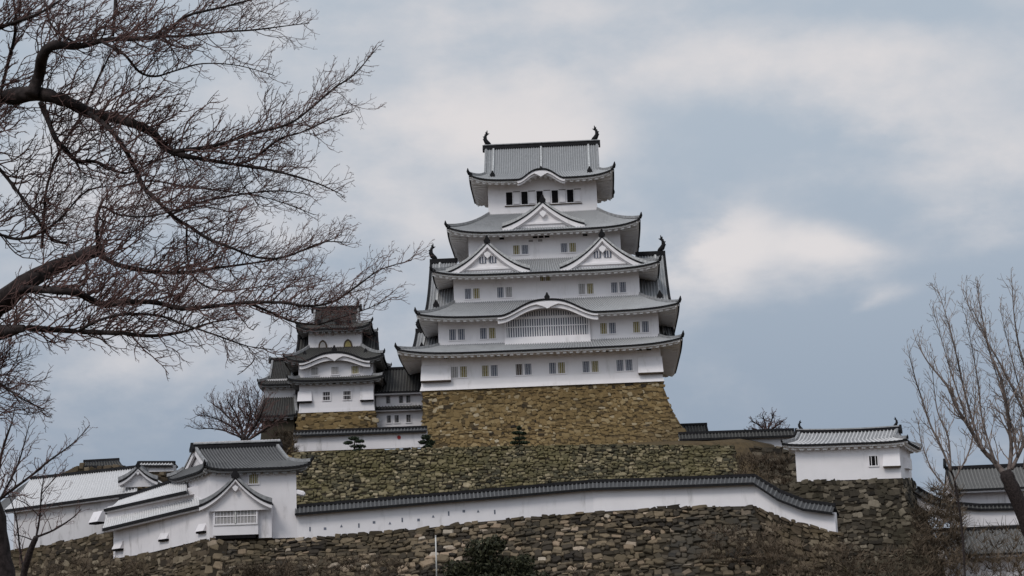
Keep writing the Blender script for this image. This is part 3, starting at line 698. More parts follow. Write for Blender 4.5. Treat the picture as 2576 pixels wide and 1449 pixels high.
def pent(parent, x0, x1, yw, out, z0, z1, tm='tile_dark', pm=PW):
    P = lambda u, v: np.array([x0 + (x1 - x0) * u, yw - out * (1 - v), z0 + (z1 - z0) * v])
    mt = MB().use(tm); md = MB().use('dark_tile'); mw = MB().use(pm); tiles(mt, P, int((x1 - x0) / .4), 3); edge(md, mw, P, 6, (0, -1, 0), .1, .2, .15)
    mw.add([(x0, yw - out + .1, z0 - .33), (x1, yw - out + .1, z0 - .33), (x1, yw, z0 - .2), (x0, yw, z0 - .2)], [(0, 1, 2, 3)])
    r_ = mt.build('pent_roof', parent, True); md.build('eave_tiles', r_); mw.build('eave_plaster', r_); return r_
pent(cp, -3.05, 3.1, 0, 1.0, 2.35, 2.8); 
for x, z in ((-1.68, 3.15), (.05, 3.15), (1.02, 3.15), (-1.63, .55), (-.58, .55), (.99, .55)): window(cp, x, x + .57, z, z + 1.0, 0, 'opening', 3, PW)

# wing hidden behind the branches, left of the small keep
lw_ = thing('corner_turret', SF(-8.1, 3, 0), 'shaded dark roofed turret half hidden by branches at the left edge of the small tower', 'castle tower', SY)
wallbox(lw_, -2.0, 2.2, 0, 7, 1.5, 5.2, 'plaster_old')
skirt(lw_, (-2.8, 2.7, -2.3, 8), (-2.0, 2.2, 0, 7), -.1, 2.7, .2, (-2, 2.2, -1.2, 7), tm='tile_dark', pm='plaster_old', tips=.4, oh_rise=.4)
irimoya(lw_, (-2.6, 3.0, -1.2, 8.2), (-2, 2.2, 0, 7), 4.3, 8.4, 1.6, .4, .4, .2, tm='tile_dark', pm='plaster_old', fin=0, ridge_h=.35, tips=.5, rise=.4)
mb = MB().use('stone_dark'); mb.hexa([(-2.4, -1.7, -5), (2.4, -1.7, -5), (2.4, 7, -5), (-2.4, 7, -5), (-2, -1.2, .3), (2.2, -1.2, .3), (2.2, 7, .3), (-2, 7, .3)]); mb.build('stone_plinth', lw_)

# plastered wall below the small keep
def dobei(name, pts, base, hgt, label, cat='wall', tm='tile_mid', pm='plaster_weathered', thick=.6, roofw=1.0, rise=.55, holes=(), period=.42, endcap=True):
    """roofed plaster wall along a polyline of (x,y,zbase,zeave)"""
    pts = [np.array(p, float) for p in pts]; o = np.array([pts[0][0], pts[0][1], pts[0][2]])
    t_ = thing(name, o, label, cat)
    n = len(pts); N = []
    for i in range(n):
        d = pts[min(i + 1, n - 1)][:2] - pts[max(i - 1, 0)][:2]; d /= np.linalg.norm(d); N.append(np.array([d[1], -d[0]]))
    def q(i, off, z): return np.array([pts[i][0] + N[i][0] * off, pts[i][1] + N[i][1] * off, z]) - o
    mw = MB().use(pm); mt = MB().use(tm); md = MB().use('dark_tile')
    h = thick / 2
    mw.loft([[q(i, h, pts[i][2] - .3), q(i, -h, pts[i][2] - .3), q(i, -h, pts[i][3] + .1), q(i, h, pts[i][3] + .1)] for i in range(n)])
    for i in range(n - 1):
        L = np.linalg.norm(pts[i + 1][:2] - pts[i][:2]); cols = max(2, int(L / period))
        for sg in (1, -1):
            P = lambda u, v, i=i, sg=sg: lerp(q(i, sg * roofw * (1 - v), pts[i][3] + rise * v), q(i + 1, sg * roofw * (1 - v), pts[i + 1][3] + rise * v), u)
            tiles(mt, P, cols, 2)
            md.grid([[P(u, 0) + (0, 0, .05) for u in np.linspace(0, 1, 6)], [P(u, 0) - (0, 0, .2) for u in np.linspace(0, 1, 6)], [lerp(q(i, sg * h, pts[i][3] - .12), q(i + 1, sg * h, pts[i + 1][3] - .12), u) for u in np.linspace(0, 1, 6)]])
    w_ = mw.build('wall', t_)
    md.loft([[q(i, .17, pts[i][3] + rise - .06), q(i, -.17, pts[i][3] + rise - .06), q(i, -.14, pts[i][3] + rise + .26), q(i, .14, pts[i][3] + rise + .26)] for i in range(n)])
    r_ = mt.build('roof', t_, True); md.build('ridge_tiles', r_)
    for (s_, z, shp) in holes:        # s_ = fractional index along the polyline
        i = min(int(s_), n - 2); f = s_ - i; c = lerp(q(i, h, 0), q(i + 1, h, 0), f); zb = lerp(pts[i][2], pts[i + 1][2], f) + z
        d = (q(i + 1, h, 0) - q(i, h, 0)); d /= np.linalg.norm(d); nn = np.array([N[i][0], N[i][1], 0])
        mb = MB().use('slate_panel'); k = .13
        out_ = [(-k, -k), (k, -k), (k, k), (-k, k)] if shp == 0 else ([(-k * 1.1, -k), (k * 1.1, -k), (0, k * 1.2)] if shp == 1 else [(-k * .6, -k * 1.7), (k * .6, -k * 1.7), (k * .6, k * 1.7), (-k * .6, k * 1.7)])
        ring = [c + d * a + np.array([0, 0, zb + b]) for a, b in out_]
        mb.loft([[p - nn * .05 for p in ring], [p + nn * .02 for p in ring]]); mb.build('loophole', t_)
    return t_
def SP(x, y, z0, z1):
    a = SF(x, y, z0); return (a[0], a[1], a[2], SF(x, y, z1)[2])
dw = dobei('plaster_wall', [SP(-4.5, -9.5, -6.05, -4.35), SP(4.5, -9.5, -6.05, -4.35), SP(12.5, -9.5, -6.05, -4.35)], 0, 0, 'short white plaster wall with tiled coping directly below the small tower', roofw=.9, rise=.5)
mb = MB().use('red_paint'); c = SF(8.9, -9.86, -5.0) - np.array(dw.location); mb.tube([c + (0, -.05, .0), c + (0, .1, 0)], [.24, .24], 10); tag(mb.build('alarm_plate', dw), 'round red plate')

# ================================================================== TERRAIN
def terr(x, y):
    y = y - 14 * min(1, max(0, (x - 31) / 3)) if y > 160 else y
    zz = np.interp(y, [-80, 140, 178, 184, 187, 192, 198, 214, 222, 227, 236, 262, 300, 380], [0, 0, 8, 9.6, 10.3, 13.4, 17.2, 19.5, 23.5, 29.7, 31.2, 31.5, 27, 0])
    cap = np.interp(x, [-200, -120, -48, -30, -26, 30, 36, 43, 90, 160], [0, 4, 9, 11, 34, 34, 26, 10.5, 6, 0])
    b = 0
    return min(zz, cap) + (b if zz > 5 else 0)
xs = np.concatenate([[-6000, -1500, -400], np.arange(-200, 201, 4), [400, 1500, 6000]]); ys = np.concatenate([[-3000, -600, -80], np.arange(-20, 140, 20), np.arange(140, 400, 3), [600, 1500, 8000]])
G = np.array([[(x, y, terr(x, y) + (random.uniform(-.15, .15) if y > 145 else 0)) for x in xs] for y in ys])
mb = MB().use('earth'); mb.grid(G); tag(mb.build('ground', None, True), kind='structure')

# ================================================================== RETAINING WALLS
def polywall(name, top, outset, zbot, smat, sw, sh, depth, label, tonepow=1., sizev=.45, fill=.53, gap='stone_gap'):
    top = [np.array(p, float) for p in top]; L = [0]
    for a, b in zip(top, top[1:]): L.append(L[-1] + np.linalg.norm((b - a)[:2]))
    L = np.array(L); T_ = np.array(top)
    def P(u, v):
        s_ = u * L[-1]; p = np.array([np.interp(s_, L, T_[:, k]) for k in range(3)])
        zb = zbot(p[0]) if callable(zbot) else zbot
        return np.array([p[0], p[1] - outset * v ** 1.3, p[2] + (zb - p[2]) * v])
    H = max(p[2] for p in top) - (min(zbot(p[0]) for p in top) if callable(zbot) else zbot)
    mb = MB(); stones(mb, P, L[-1], math.hypot(H, outset), sw, sh, depth, smat, gap, tonepow=tonepow, sizev=sizev, fill=fill)
    return tag(mb.build(name, None, False, loc=P(.5, 1)), label, 'stone wall')
A = at
polywall('stone_wall', [A(735, 1140, 226), A(1100, 1127, 226), A(1500, 1119, 226), A(1848, 1122, 224)], 9, 20.5, 'stone_moss', .54, .4, .22, 'long mossy retaining wall of mixed stones behind the sloping white wall', fill=.51, tonepow=1.05)
polywall('stone_wall', [A(1846, 1127, 227), A(2012, 1124, 225)], 5, 19, 'stone_dark', .9, .6, .2, 'dark recessed stone wall between the mossy wall and the striped roof turret')
DB = [(742, 1358, 190), (1005, 1336, 191), (1202, 1313, 192), (1493, 1288, 193), (1670, 1277, 191.5), (1904, 1272, 189), (1979, 1305, 187.5), (2107, 1341, 185)]
DE = [(743, 1294, 190), (1493, 1230, 193), (1904, 1216, 189), (1967, 1256, 187.5), (2030, 1281, 186.4), (2098, 1291, 185)]
polywall('stone_wall', [A(566, 1362, 188.8), A(650, 1364, 189)] + [A(*p) for p in DB[:6]], 7, 9.5, 'stone_rough', .74, .42, .26, 'rough fieldstone wall under the long sloping white wall at the bottom of the picture', sizev=.6, fill=.54, tonepow=1.35)
polywall('stone_wall', [A(*p) for p in DB[5:]], 4, 9.5, 'stone_brown', .8, .5, .25, 'brown stone footing below the steep right end of the sloping white wall', gap='brown_gap')
# long sloping plaster wall
base = [A(*p) for p in DB]; eave = [A(*p) for p in DE]; ex = [p[0] for p in eave]; ez = [p[2] for p in eave]
pl = []
xs_ = sorted(set([round(float(p[0]), 2) for p in base] + [round(float(p[0]), 2) for p in eave[3:5]]))
for x in xs_:
    bz = float(np.interp(x, [p[0] for p in base], [p[2] for p in base])); by = float(np.interp(x, [p[0] for p in base], [p[1] for p in base])); pl.append((x, by + .3, bz, float(np.interp(x, ex, ez))))
bx = [p[0] for p in pl]
hl = []
for k, (px, py, Y) in enumerate([(779, 1331, 190.1), (817, 1330, 190.3), (858, 1323, 190.4), (902, 1322, 190.6), (940, 1314, 190.7), (980, 1316, 190.9), (1011, 1308, 191), (1052, 1308, 191.2), (1089, 1299, 191.5), (1128, 1292, 191.7), (1166, 1286, 191.8), (1202, 1286, 192), (1244, 1288, 192.1)]):
    p = A(px, py, Y); s_ = float(np.interp(p[0], bx, range(len(bx)))); zb = float(np.interp(p[0], bx, [q[2] for q in pl])); hl.append((s_, float(p[2]) - zb, (2, 0, 1)[k % 3]))
dobei('plaster_wall', pl, 0, 0, 'long white plaster wall with dark tiled coping climbing then dropping across the slope', roofw=1.0, rise=.75, holes=hl, pm='plaster_long')

# ================================================================== LEFT GATE TURRET
LO = A(636, 1356, 190); LS = (-.6, 0); LF = frame(LO, 0, -.6)
lt = thing('corner_turret', LO, 'two storey white turret with grey hipped gable roof and a projecting gabled bay', 'castle turret')
wallbox(lt, -4.4, 4.45, 0, 7, 0, 6.9, PW, LS)
irimoya(lt, (-5.3, 5.5, -1.0, 8.0), (-4.4, 4.45, 0, 7), 7.05, 9.9, 4.35, .42, .45, -.1, tm='tile_mid', pm=PW, fin=0, ridge_h=.45, tips=.7, shear=LS, rise=.55)
# ridge top cresting of white tile joints
mb = MB().use('plaster_old')
for i in range(26): x = -4.4 + 8.6 * i / 25; mb.box((x, 3.3, 10.2), (x + .2, 3.7, 10.5))
mb.build('ridge_cresting', lt, False, LS)
window(lt, -1.6 + 1.2, .55, 5.6, 6.55, 0, OL, 4, PW, LS)
bay = MB().use(PW)
# gabled bay
BX0, BX1 = -3.8, .75
bay.box((BX0, -1.5, .35), (BX1, -.003, 4.3)); bb = bay.build('gabled_bay', lt)
dormer_o = dormer(lt, -1.4, 3.5, -2.3, .6, 3.35, 6.0, win=False, tm='tile_dark', pm=PW, board=.3, sill=False, finial=.7)
w_ = window(lt, -3.55, .55, 1.5, 2.95, -1.5, GR, 12, PW, cross=True, fr=.16)
mb = MB().use('white_paint'); mb.box((-1.57, -1.68, 1.5), (-1.43, -1.6, 2.95)); mb.build('mullion', w_)
mb = MB().use('opening'); mb.box((-3.5, -1.45, .0), (.5, -.05, .346)); mb.build('drop_slot', lt)
mb = MB().use(PW); mb.box((BX1 + .0, -1.0, .0), (BX1 + 1.3, -.003, 3.6)); mb.build('side_bay', lt)
mb = MB().use(PW); mb.tube([(4.45, .3, 4.6), (5.1, .1, 4.4), (5.3, 0, 4.3)], [.3, .28, .15], 6); mb.build('drain_spout', lt)
# left corridor stepping away behind the turret
def quadwall(mb, a, b, zb0, zb1, zt0, zt1, thick):   # a,b world xy
    a = np.array(a, float); b = np.array(b, float); d = (b - a) / np.linalg.norm(b - a); n = np.array([-d[1], d[0]]) * thick
    mb.hexa([(a[0], a[1], zb0), (b[0], b[1], zb1), (b[0] + n[0], b[1] + n[1], zb1), (a[0] + n[0], a[1] + n[1], zb0), (a[0], a[1], zt0), (b[0], b[1], zt1), (b[0] + n[0], b[1] + n[1], zt1), (a[0] + n[0], a[1] + n[1], zt0)])
def tileq(parent, eA, eB, rA, rB, tm, name='roof', pm='plaster_old', off=None, per=.42):
    eA, eB, rA, rB = [np.array(p, float) - off for p in (eA, eB, rA, rB)]
    P = lambda u, v: lerp(lerp(eA, eB, u), lerp(rA, rB, u), v) - np.array([0, 0, .25 * math.sin(math.pi * v)])
    mt = MB().use(tm); tiles(mt, P, max(5, int(np.linalg.norm(eB - eA) / per)), 5); r_ = mt.build(name, parent, True)
    md = MB().use('dark_tile'); mw = MB().use(pm); d = eB - eA; o = np.array([d[1], -d[0], 0]); o /= np.linalg.norm(o)
    edge(md, mw, P, 10, o, .12, .26, .15)
    mw.add([eA - o * .2 - (0, 0, .4), eB - o * .2 - (0, 0, .4), eB - o * 1.2 - (0, 0, .25), eA - o * 1.2 - (0, 0, .25)], [(0, 1, 2, 3)])
    md.bar([rA, rB], .4, .3); md.build('ridge_tiles', r_); mw.build('eave_plaster', r_); return r_
c0 = A(285, 1408, 203); c1 = A(536, 1352, 189.9); off = np.array(c0)
cw = thing('side_corridor', off, 'white plastered corridor with two light tiled roof tiers running down left from the gabled turret', 'castle building')
PO = 'plaster_old'
e0, e1 = A(258, 1330, 202), A(533, 1264, 189.2)
mb = MB().use(PW); quadwall(mb, c0[:2] - off[:2], c1[:2] - off[:2], -.2, c1[2] - off[2], e0[2] - off[2] + .3, e1[2] - off[2] + .3, 3.0); mb.build('wall', cw)
u0_, u1_ = A(268, 1300, 204.5), A(524, 1238, 191.6)
tileq(cw, e0, e1, A(268, 1294, 205), A(524, 1232, 192), 'tile_pale', 'pent_roof', off=off)
w0, w1 = A(270, 1316, 204), A(524, 1245, 191.4)
t0, t1 = A(262, 1281, 203.6), A(524, 1222, 191)
mb = MB().use(PW); quadwall(mb, w0[:2] - off[:2], w1[:2] - off[:2], w0[2] - off[2] - 1, w1[2] - off[2] - 1, t0[2] - off[2] + .3, t1[2] - off[2] + .3, 3.5); mb.build('upper_wall', cw)
tileq(cw, t0, A(470, 1235, 192.4), A(302, 1258, 206.5), A(470, 1201, 196), 'tile_pale', 'roof', off=off)
def wdrop(parent, px, py, Y, w, off, d):
    p = A(px, py, Y) - off; d = np.array(d) / np.linalg.norm(d); n = np.array([d[1], -d[0], 0]); d3 = np.array([d[0], d[1], 0]); mb = MB().use(PW); z = np.array([0, 0, 1.])
    f = lambda a, o_, h: p + d3 * a + n * o_ + z * h
    mb.hexa([f(-w, .7, 0), f(w, .7, 0), f(w, -.3, 0), f(-w, -.3, 0), f(-w, .05, 1.2), f(w, .05, 1.2), f(w, -.3, 1.2), f(-w, -.3, 1.2)])
    mb.use('opening'); mb.hexa([f(-w, .6, -.2), f(w, .6, -.2), f(w, -.3, -.2), f(-w, -.3, -.2), f(-w, .6, -.004), f(w, .6, -.004), f(w, -.3, -.004), f(-w, -.3, -.004)])
    mb.build('stone_drop_box', parent)
dd = (c1 - c0)[:2]
wdrop(cw, 305, 1381, 202.3, .8, off, dd); wdrop(cw, 421, 1357, 196.3, .8, off, dd); wdrop(cw, 515, 1337, 191.4, .7, off, dd)
# long low building at far left
d0 = A(75, 1376, 214); d1 = A(300, 1336, 206); off = np.array(d0)
fb = thing('long_storehouse', off, 'long low white walled building with pale roof and small front gable at the far left', 'castle building')
f0, f1 = A(12, 1283, 215), A(345, 1238, 206)
fd = unit2 = (f1 - f0)[:2] / np.linalg.norm((f1 - f0)[:2]); fn = np.array([-fd[1], fd[0]])
wa = lerp(f0, f1, .03)[:2] + fn * .9; wb = f1[:2] + fn * .9
mb = MB().use(PO); quadwall(mb, wa - off[:2], wb - off[:2], A(20, 1396, wa[1])[2] - off[2], A(345, 1318, wb[1])[2] - off[2], lerp(f0, f1, .03)[2] - off[2] - .1, f1[2] - off[2] - .1, 5); mb.build('wall', fb)
tileq(fb, f0, f1, A(78, 1206, 222), A(345, 1177, 213), 'tile_pale', 'roof', off=off)
wdrop(fb, 366 - 1, 1310 - 1, 205.5, .8, off, dd) if False else wdrop(fb, 247, 1314, 207.6, .9, off, dd)
gp = A(347, 1176, 207) - off
def place_dormer(parent, p, hw, h, dpt, tm, pm):
    e = bpy.data.objects.new('front_gable', None); COL.objects.link(e); e.parent = parent; e.location = tuple(p - np.array([0, 0, h])); e.empty_display_size = .3
    bpy.data.objects.remove(e)
    q = p - np.array([0, 0, h]); n0 = len(bpy.data.objects)
    g_ = dormer(parent, 0, hw, 0, dpt, 0, h, win=False, tm=tm, pm=pm, board=.3, sill=False, finial=.5)
    g_.location = tuple(q); return g_
place_dormer(fb, gp, 2.1, 1.5, 5, 'tile_pale', PO)
lg = A(78, 1206, 222) - off; la = f0 - off; lb = A(20, 1275, 226) - off
mb = MB().use('tile_mid'); tiles(mb, lambda u, v: lerp(lerp(lb + (-3, 3, -.2), la, u), lg, v), 10, 4); mb.build('hip_roof', fb, True)
# wall and roofs on the skyline at far left
p0, p1 = A(60, 1245, 236), A(312, 1190, 232); 
polywall('stone_wall', [A(110, 1207, 236), A(205, 1172, 235), A(300, 1172, 234), A(436, 1178, 232)], 3, 18, 'stone_brown', 1.1, .7, .2, 'brown earthy stone wall on the skyline behind the far left building')
s0, s1 = A(200, 1172, 235), A(316, 1172, 234); off = np.array(s0)
sr = thing('skyline_roof', off, 'low dark tiled roof peeking over the skyline at far left', 'roof')
tileq(sr, s0, s1, A(210, 1163, 238), A(300, 1158, 238), 'tile_dark', 'roof', off=off)
mb = MB().use(PO); quadwall(mb, (0, .8), (s1 - s0)[:2] + (0, .8), -2.0, -2.0, -.1, (s1 - s0)[2] - .1, 3); mb.build('wall', sr)
dobei('plaster_wall', [tuple(A(350, 1182, 231)) + (A(350, 1172, 231)[2],), tuple(A(440, 1180, 229)) + (A(440, 1172, 229)[2],)], 0, 0, 'short low coped wall on the skyline between the small gable and the turret roof', tm='tile_white', pm=PO, roofw=.7, rise=.35)
# stone wall under the left buildings
polywall('stone_wall', [A(-60, 1392, 213), A(80, 1380, 212.5), A(283, 1336, 205), ], 5, 6, 'stone_brown', .75, .5, .12, 'brown overgrown stone wall beneath the far left long building', gap='brown_gap', fill=.55)
polywall('stone_wall', [A(268, 1409, 203.2), A(283, 1406, 202.6), A(420, 1384, 195.6), A(540, 1352, 189.4)], 5, 6, 'stone_brown', .75, .5, .12, 'dark brown stone wall under the white corridor left of the gabled turret', gap='brown_gap', fill=.55)
mb = MB(); Pp = [A(528, 1362, 188.6), A(572, 1362, 188.4)]
stones(mb, lambda u, v: lerp(Pp[0], Pp[1], u) + np.array([0, -3 * v, -7 * v]), 1.8, 7.5, 1.1, .8, .2, 'stone_rough', tonepow=.35); tag(mb.build('corner_stones', None, loc=Pp[0]), 'pale squared corner stones below the gabled bay of the turret', 'stone wall')

# ================================================================== RIGHT TURRET
RO = A(2136, 1208, 205); RS = (.4, 0); RF = frame(RO, 0, .4)
rt = thing('corner_turret', RO, 'single storey white turret with pale striped tile roof on a dark stone wall at right', 'castle turret', 0)
wallbox(rt, -5.7, 5.75, 0, 6, 0, 3.75, 'plaster_clean', RS)
irimoya(rt, (-6.8, 6.9, -1.0, 7.0), (-5.7, 5.75, 0, 6), 3.95, 5.75, 5.6, .45, .25, -.35, tm='tile_white', pm='plaster_clean', fin=.5, ridge_h=.3, tips=.5, shear=RS, period=.5, rise=.4, rsag=.12)
window(rt, 2.38, 3.28, 1.5, 2.55, 0, 'opening', 2, 'plaster_clean', RS)
dropbox(rt, 3.95, 5.75, 1.35, 2.7, 0, .5, 'plaster_clean', RS)
mb = MB().use('plaster_clean'); mb.box((5.752, 2.0, 1.3), (6.2, 4.2, 2.5)); mb.build('stone_drop_box', rt, False, RS)
base_block('stone_base', RF, -6.2, 5.9, -.3, 7, 0, -12, 4.2, 'stone_dark', .7, .46, .16, 'dark weathered stone base under the turret with the striped roof', 'FRL')

# low coped wall and little roof on the skyline, right of the keep base
def HP(px, pb, pe, Y): a = A(px, pb, Y); return (a[0], a[1], a[2], A(px, pe, Y)[2])
dobei('plaster_wall', [HP(1708, 1128, 1108, 236), HP(1850, 1124, 1103, 236), HP(2000, 1118, 1098, 236)], 0, 0, 'low grey tiled wall on the skyline between the keep base and the right turret', tm='tile_dark', pm=PO, roofw=1.1, rise=.8)
off = A(1712, 1100, 246); gr = thing('gate_roof', off, 'small dark gabled gate roof peeking over the low wall beside the keep base', 'roof')
gable_roof(gr, -.5, 3.6, -2, 3, 0, 1.6, 'tile_dark'); wallbox(gr, 0, 3.2, -1, 2, -3, .0, PO)
# far right storehouses behind the tree
off = A(2400, 1240, 216); fr = thing('storehouse', off, 'grey roofed long white building behind the bare tree at the right edge', 'castle building', 4)
gable_roof(fr, -.4, 15, -1.5, 6, 0.2, 3.0, 'tile_grey', rh=.4); wallbox(fr, 0, 14.6, 0, 5, -4.2, .3, PW)
mb = MB().use('dark_tile'); oni(mb, (-.3, 2.2, 3.2), (-1, 0, 0), .8); mb.build('ridge_end_tile', fr)
off = A(2390, 1401, 203); fr2 = thing('storehouse', off, 'lower white walled shed with long grey tiled roof at the bottom right corner', 'castle building', 3)
gable_roof(fr2, -.6, 14, -1.5, 6, .1, 3.0, 'tile_grey', rh=.35); wallbox(fr2, 0, 13.6, 0, 5, -5, .2, PW)
pts = [(2312, 1262, 1238, 209), (2335, 1284, 1252, 208), (2362, 1300, 1266, 207), (2395, 1312, 1276, 206), (2470, 1316, 1282, 205.5), (2600, 1312, 1280, 205)]
dobei('plaster_wall', [HP(*p) for p in pts], 0, 0, 'white plaster wall curving down behind the bare tree trunk at right', tm='tile_dark', pm=PW, roofw=.7, rise=.4)

# ================================================================== TREES
def limb_path(pp, Y0, wob=.0):
    P3, Rr = [], []
    for i, (px, py, w) in enumerate(pp):
        Y = Y0 + wob * math.sin(i * 1.3 + px * .01)
        P3.append(at(px, py, Y)); Rr.append(max(w, 1.2) * Y0 / FOC / 2)
    P3 = np.array(P3); Rr = np.array(Rr)
    t = np.arange(len(P3)); tt = np.linspace(0, len(P3) - 1, (len(P3) - 1) * 5 + 1)
    # Catmull-Rom
    out, ro = [], []
    for x in tt:
        i = min(int(x), len(P3) - 2); f = x - i
        p0, p1, p2, p3 = P3[max(i - 1, 0)], P3[i], P3[i + 1], P3[min(i + 2, len(P3) - 1)]
        out.append(.5 * ((2 * p1) + (-p0 + p2) * f + (2 * p0 - 5 * p1 + 4 * p2 - p3) * f * f + (-p0 + 3 * p1 - 3 * p2 + p3) * f ** 3)); ro.append(lerp(Rr[i], Rr[i + 1], f))
    return np.array(out), np.array(ro).astype(float)
def unit(v): return v / (np.linalg.norm(v) + 1e-9)
def shoot(mb, p, d, L, r, lvl, bias, sc, k=3, dens=1., gnarl=.19):
    """a twig that curves toward `bias`, carrying finer twigs"""
    n = max(3, min(9, int(L / (11 * sc)) + 2)); pts = [p]; dd_ = unit(d); st = L / n
    for i in range(n):
        dd_ = unit(dd_ + bias * .2 + rng.normal(0, gnarl, 3)); pts.append(pts[-1] + dd_ * st)
    pts = np.array(pts); mb.tube(pts, np.linspace(r, max(r * .4, .4 * sc), n + 1), k, cap=False)
    if lvl <= 0: return
    m_ = max(2, int(L / (13 * sc) * dens))
    for j in range(m_):
        f = .18 + .8 * (j + random.random()) / m_; i = min(int(f * n), n - 1); q = lerp(pts[i], pts[i + 1], f * n - i if f * n - i < 1 else 1)
        ax = unit(pts[i + 1] - pts[i]); s = unit(np.cross(ax, rng.normal(0, 1, 3) + np.array([0, 1.6, 0]) * random.choice((-1, 1))))
        shoot(mb, q, unit(ax * random.uniform(.5, 1.0) + s * random.uniform(.5, 1.1)), L * random.uniform(.28, .56) * (1 - .35 * f), max(r * .6, .46 * sc), lvl - 1, bias, sc, 3, dens, gnarl)

cherry = thing('cherry_tree', at(60, 2290, 13), 'bare gnarled cherry tree reaching dark twiggy branches in from the left edge', 'tree')
CO = np.array(cherry.location)
def cput(mb, name, smooth=True):
    o = mb.build(name, cherry, smooth, loc=None)
    V = np.empty(len(o.data.vertices) * 3, np.float32); o.data.vertices.foreach_get('co', V); V = V.reshape(-1, 3) - CO.astype(np.float32); o.data.vertices.foreach_set('co', V.reshape(-1)); o.data.update(); return o
tr = [(60, 2300, 130), (40, 1900, 110), (5, 1550, 96), (-18, 1380, 88), (-50, 1200, 84), (-85, 1000, 80), (-95, 850, 78), (-90, 700, 70), (-95, 500, 64), (-90, 330, 56), (-80, 150, 44), (-60, 0, 34), (-40, -160, 20)]
p, r_ = limb_path(tr, 13); mb = MB().use('bark'); mb.tube(p, r_ * (1 + .06 * rng.normal(size=len(r_))), 10); cput(mb, 'trunk')
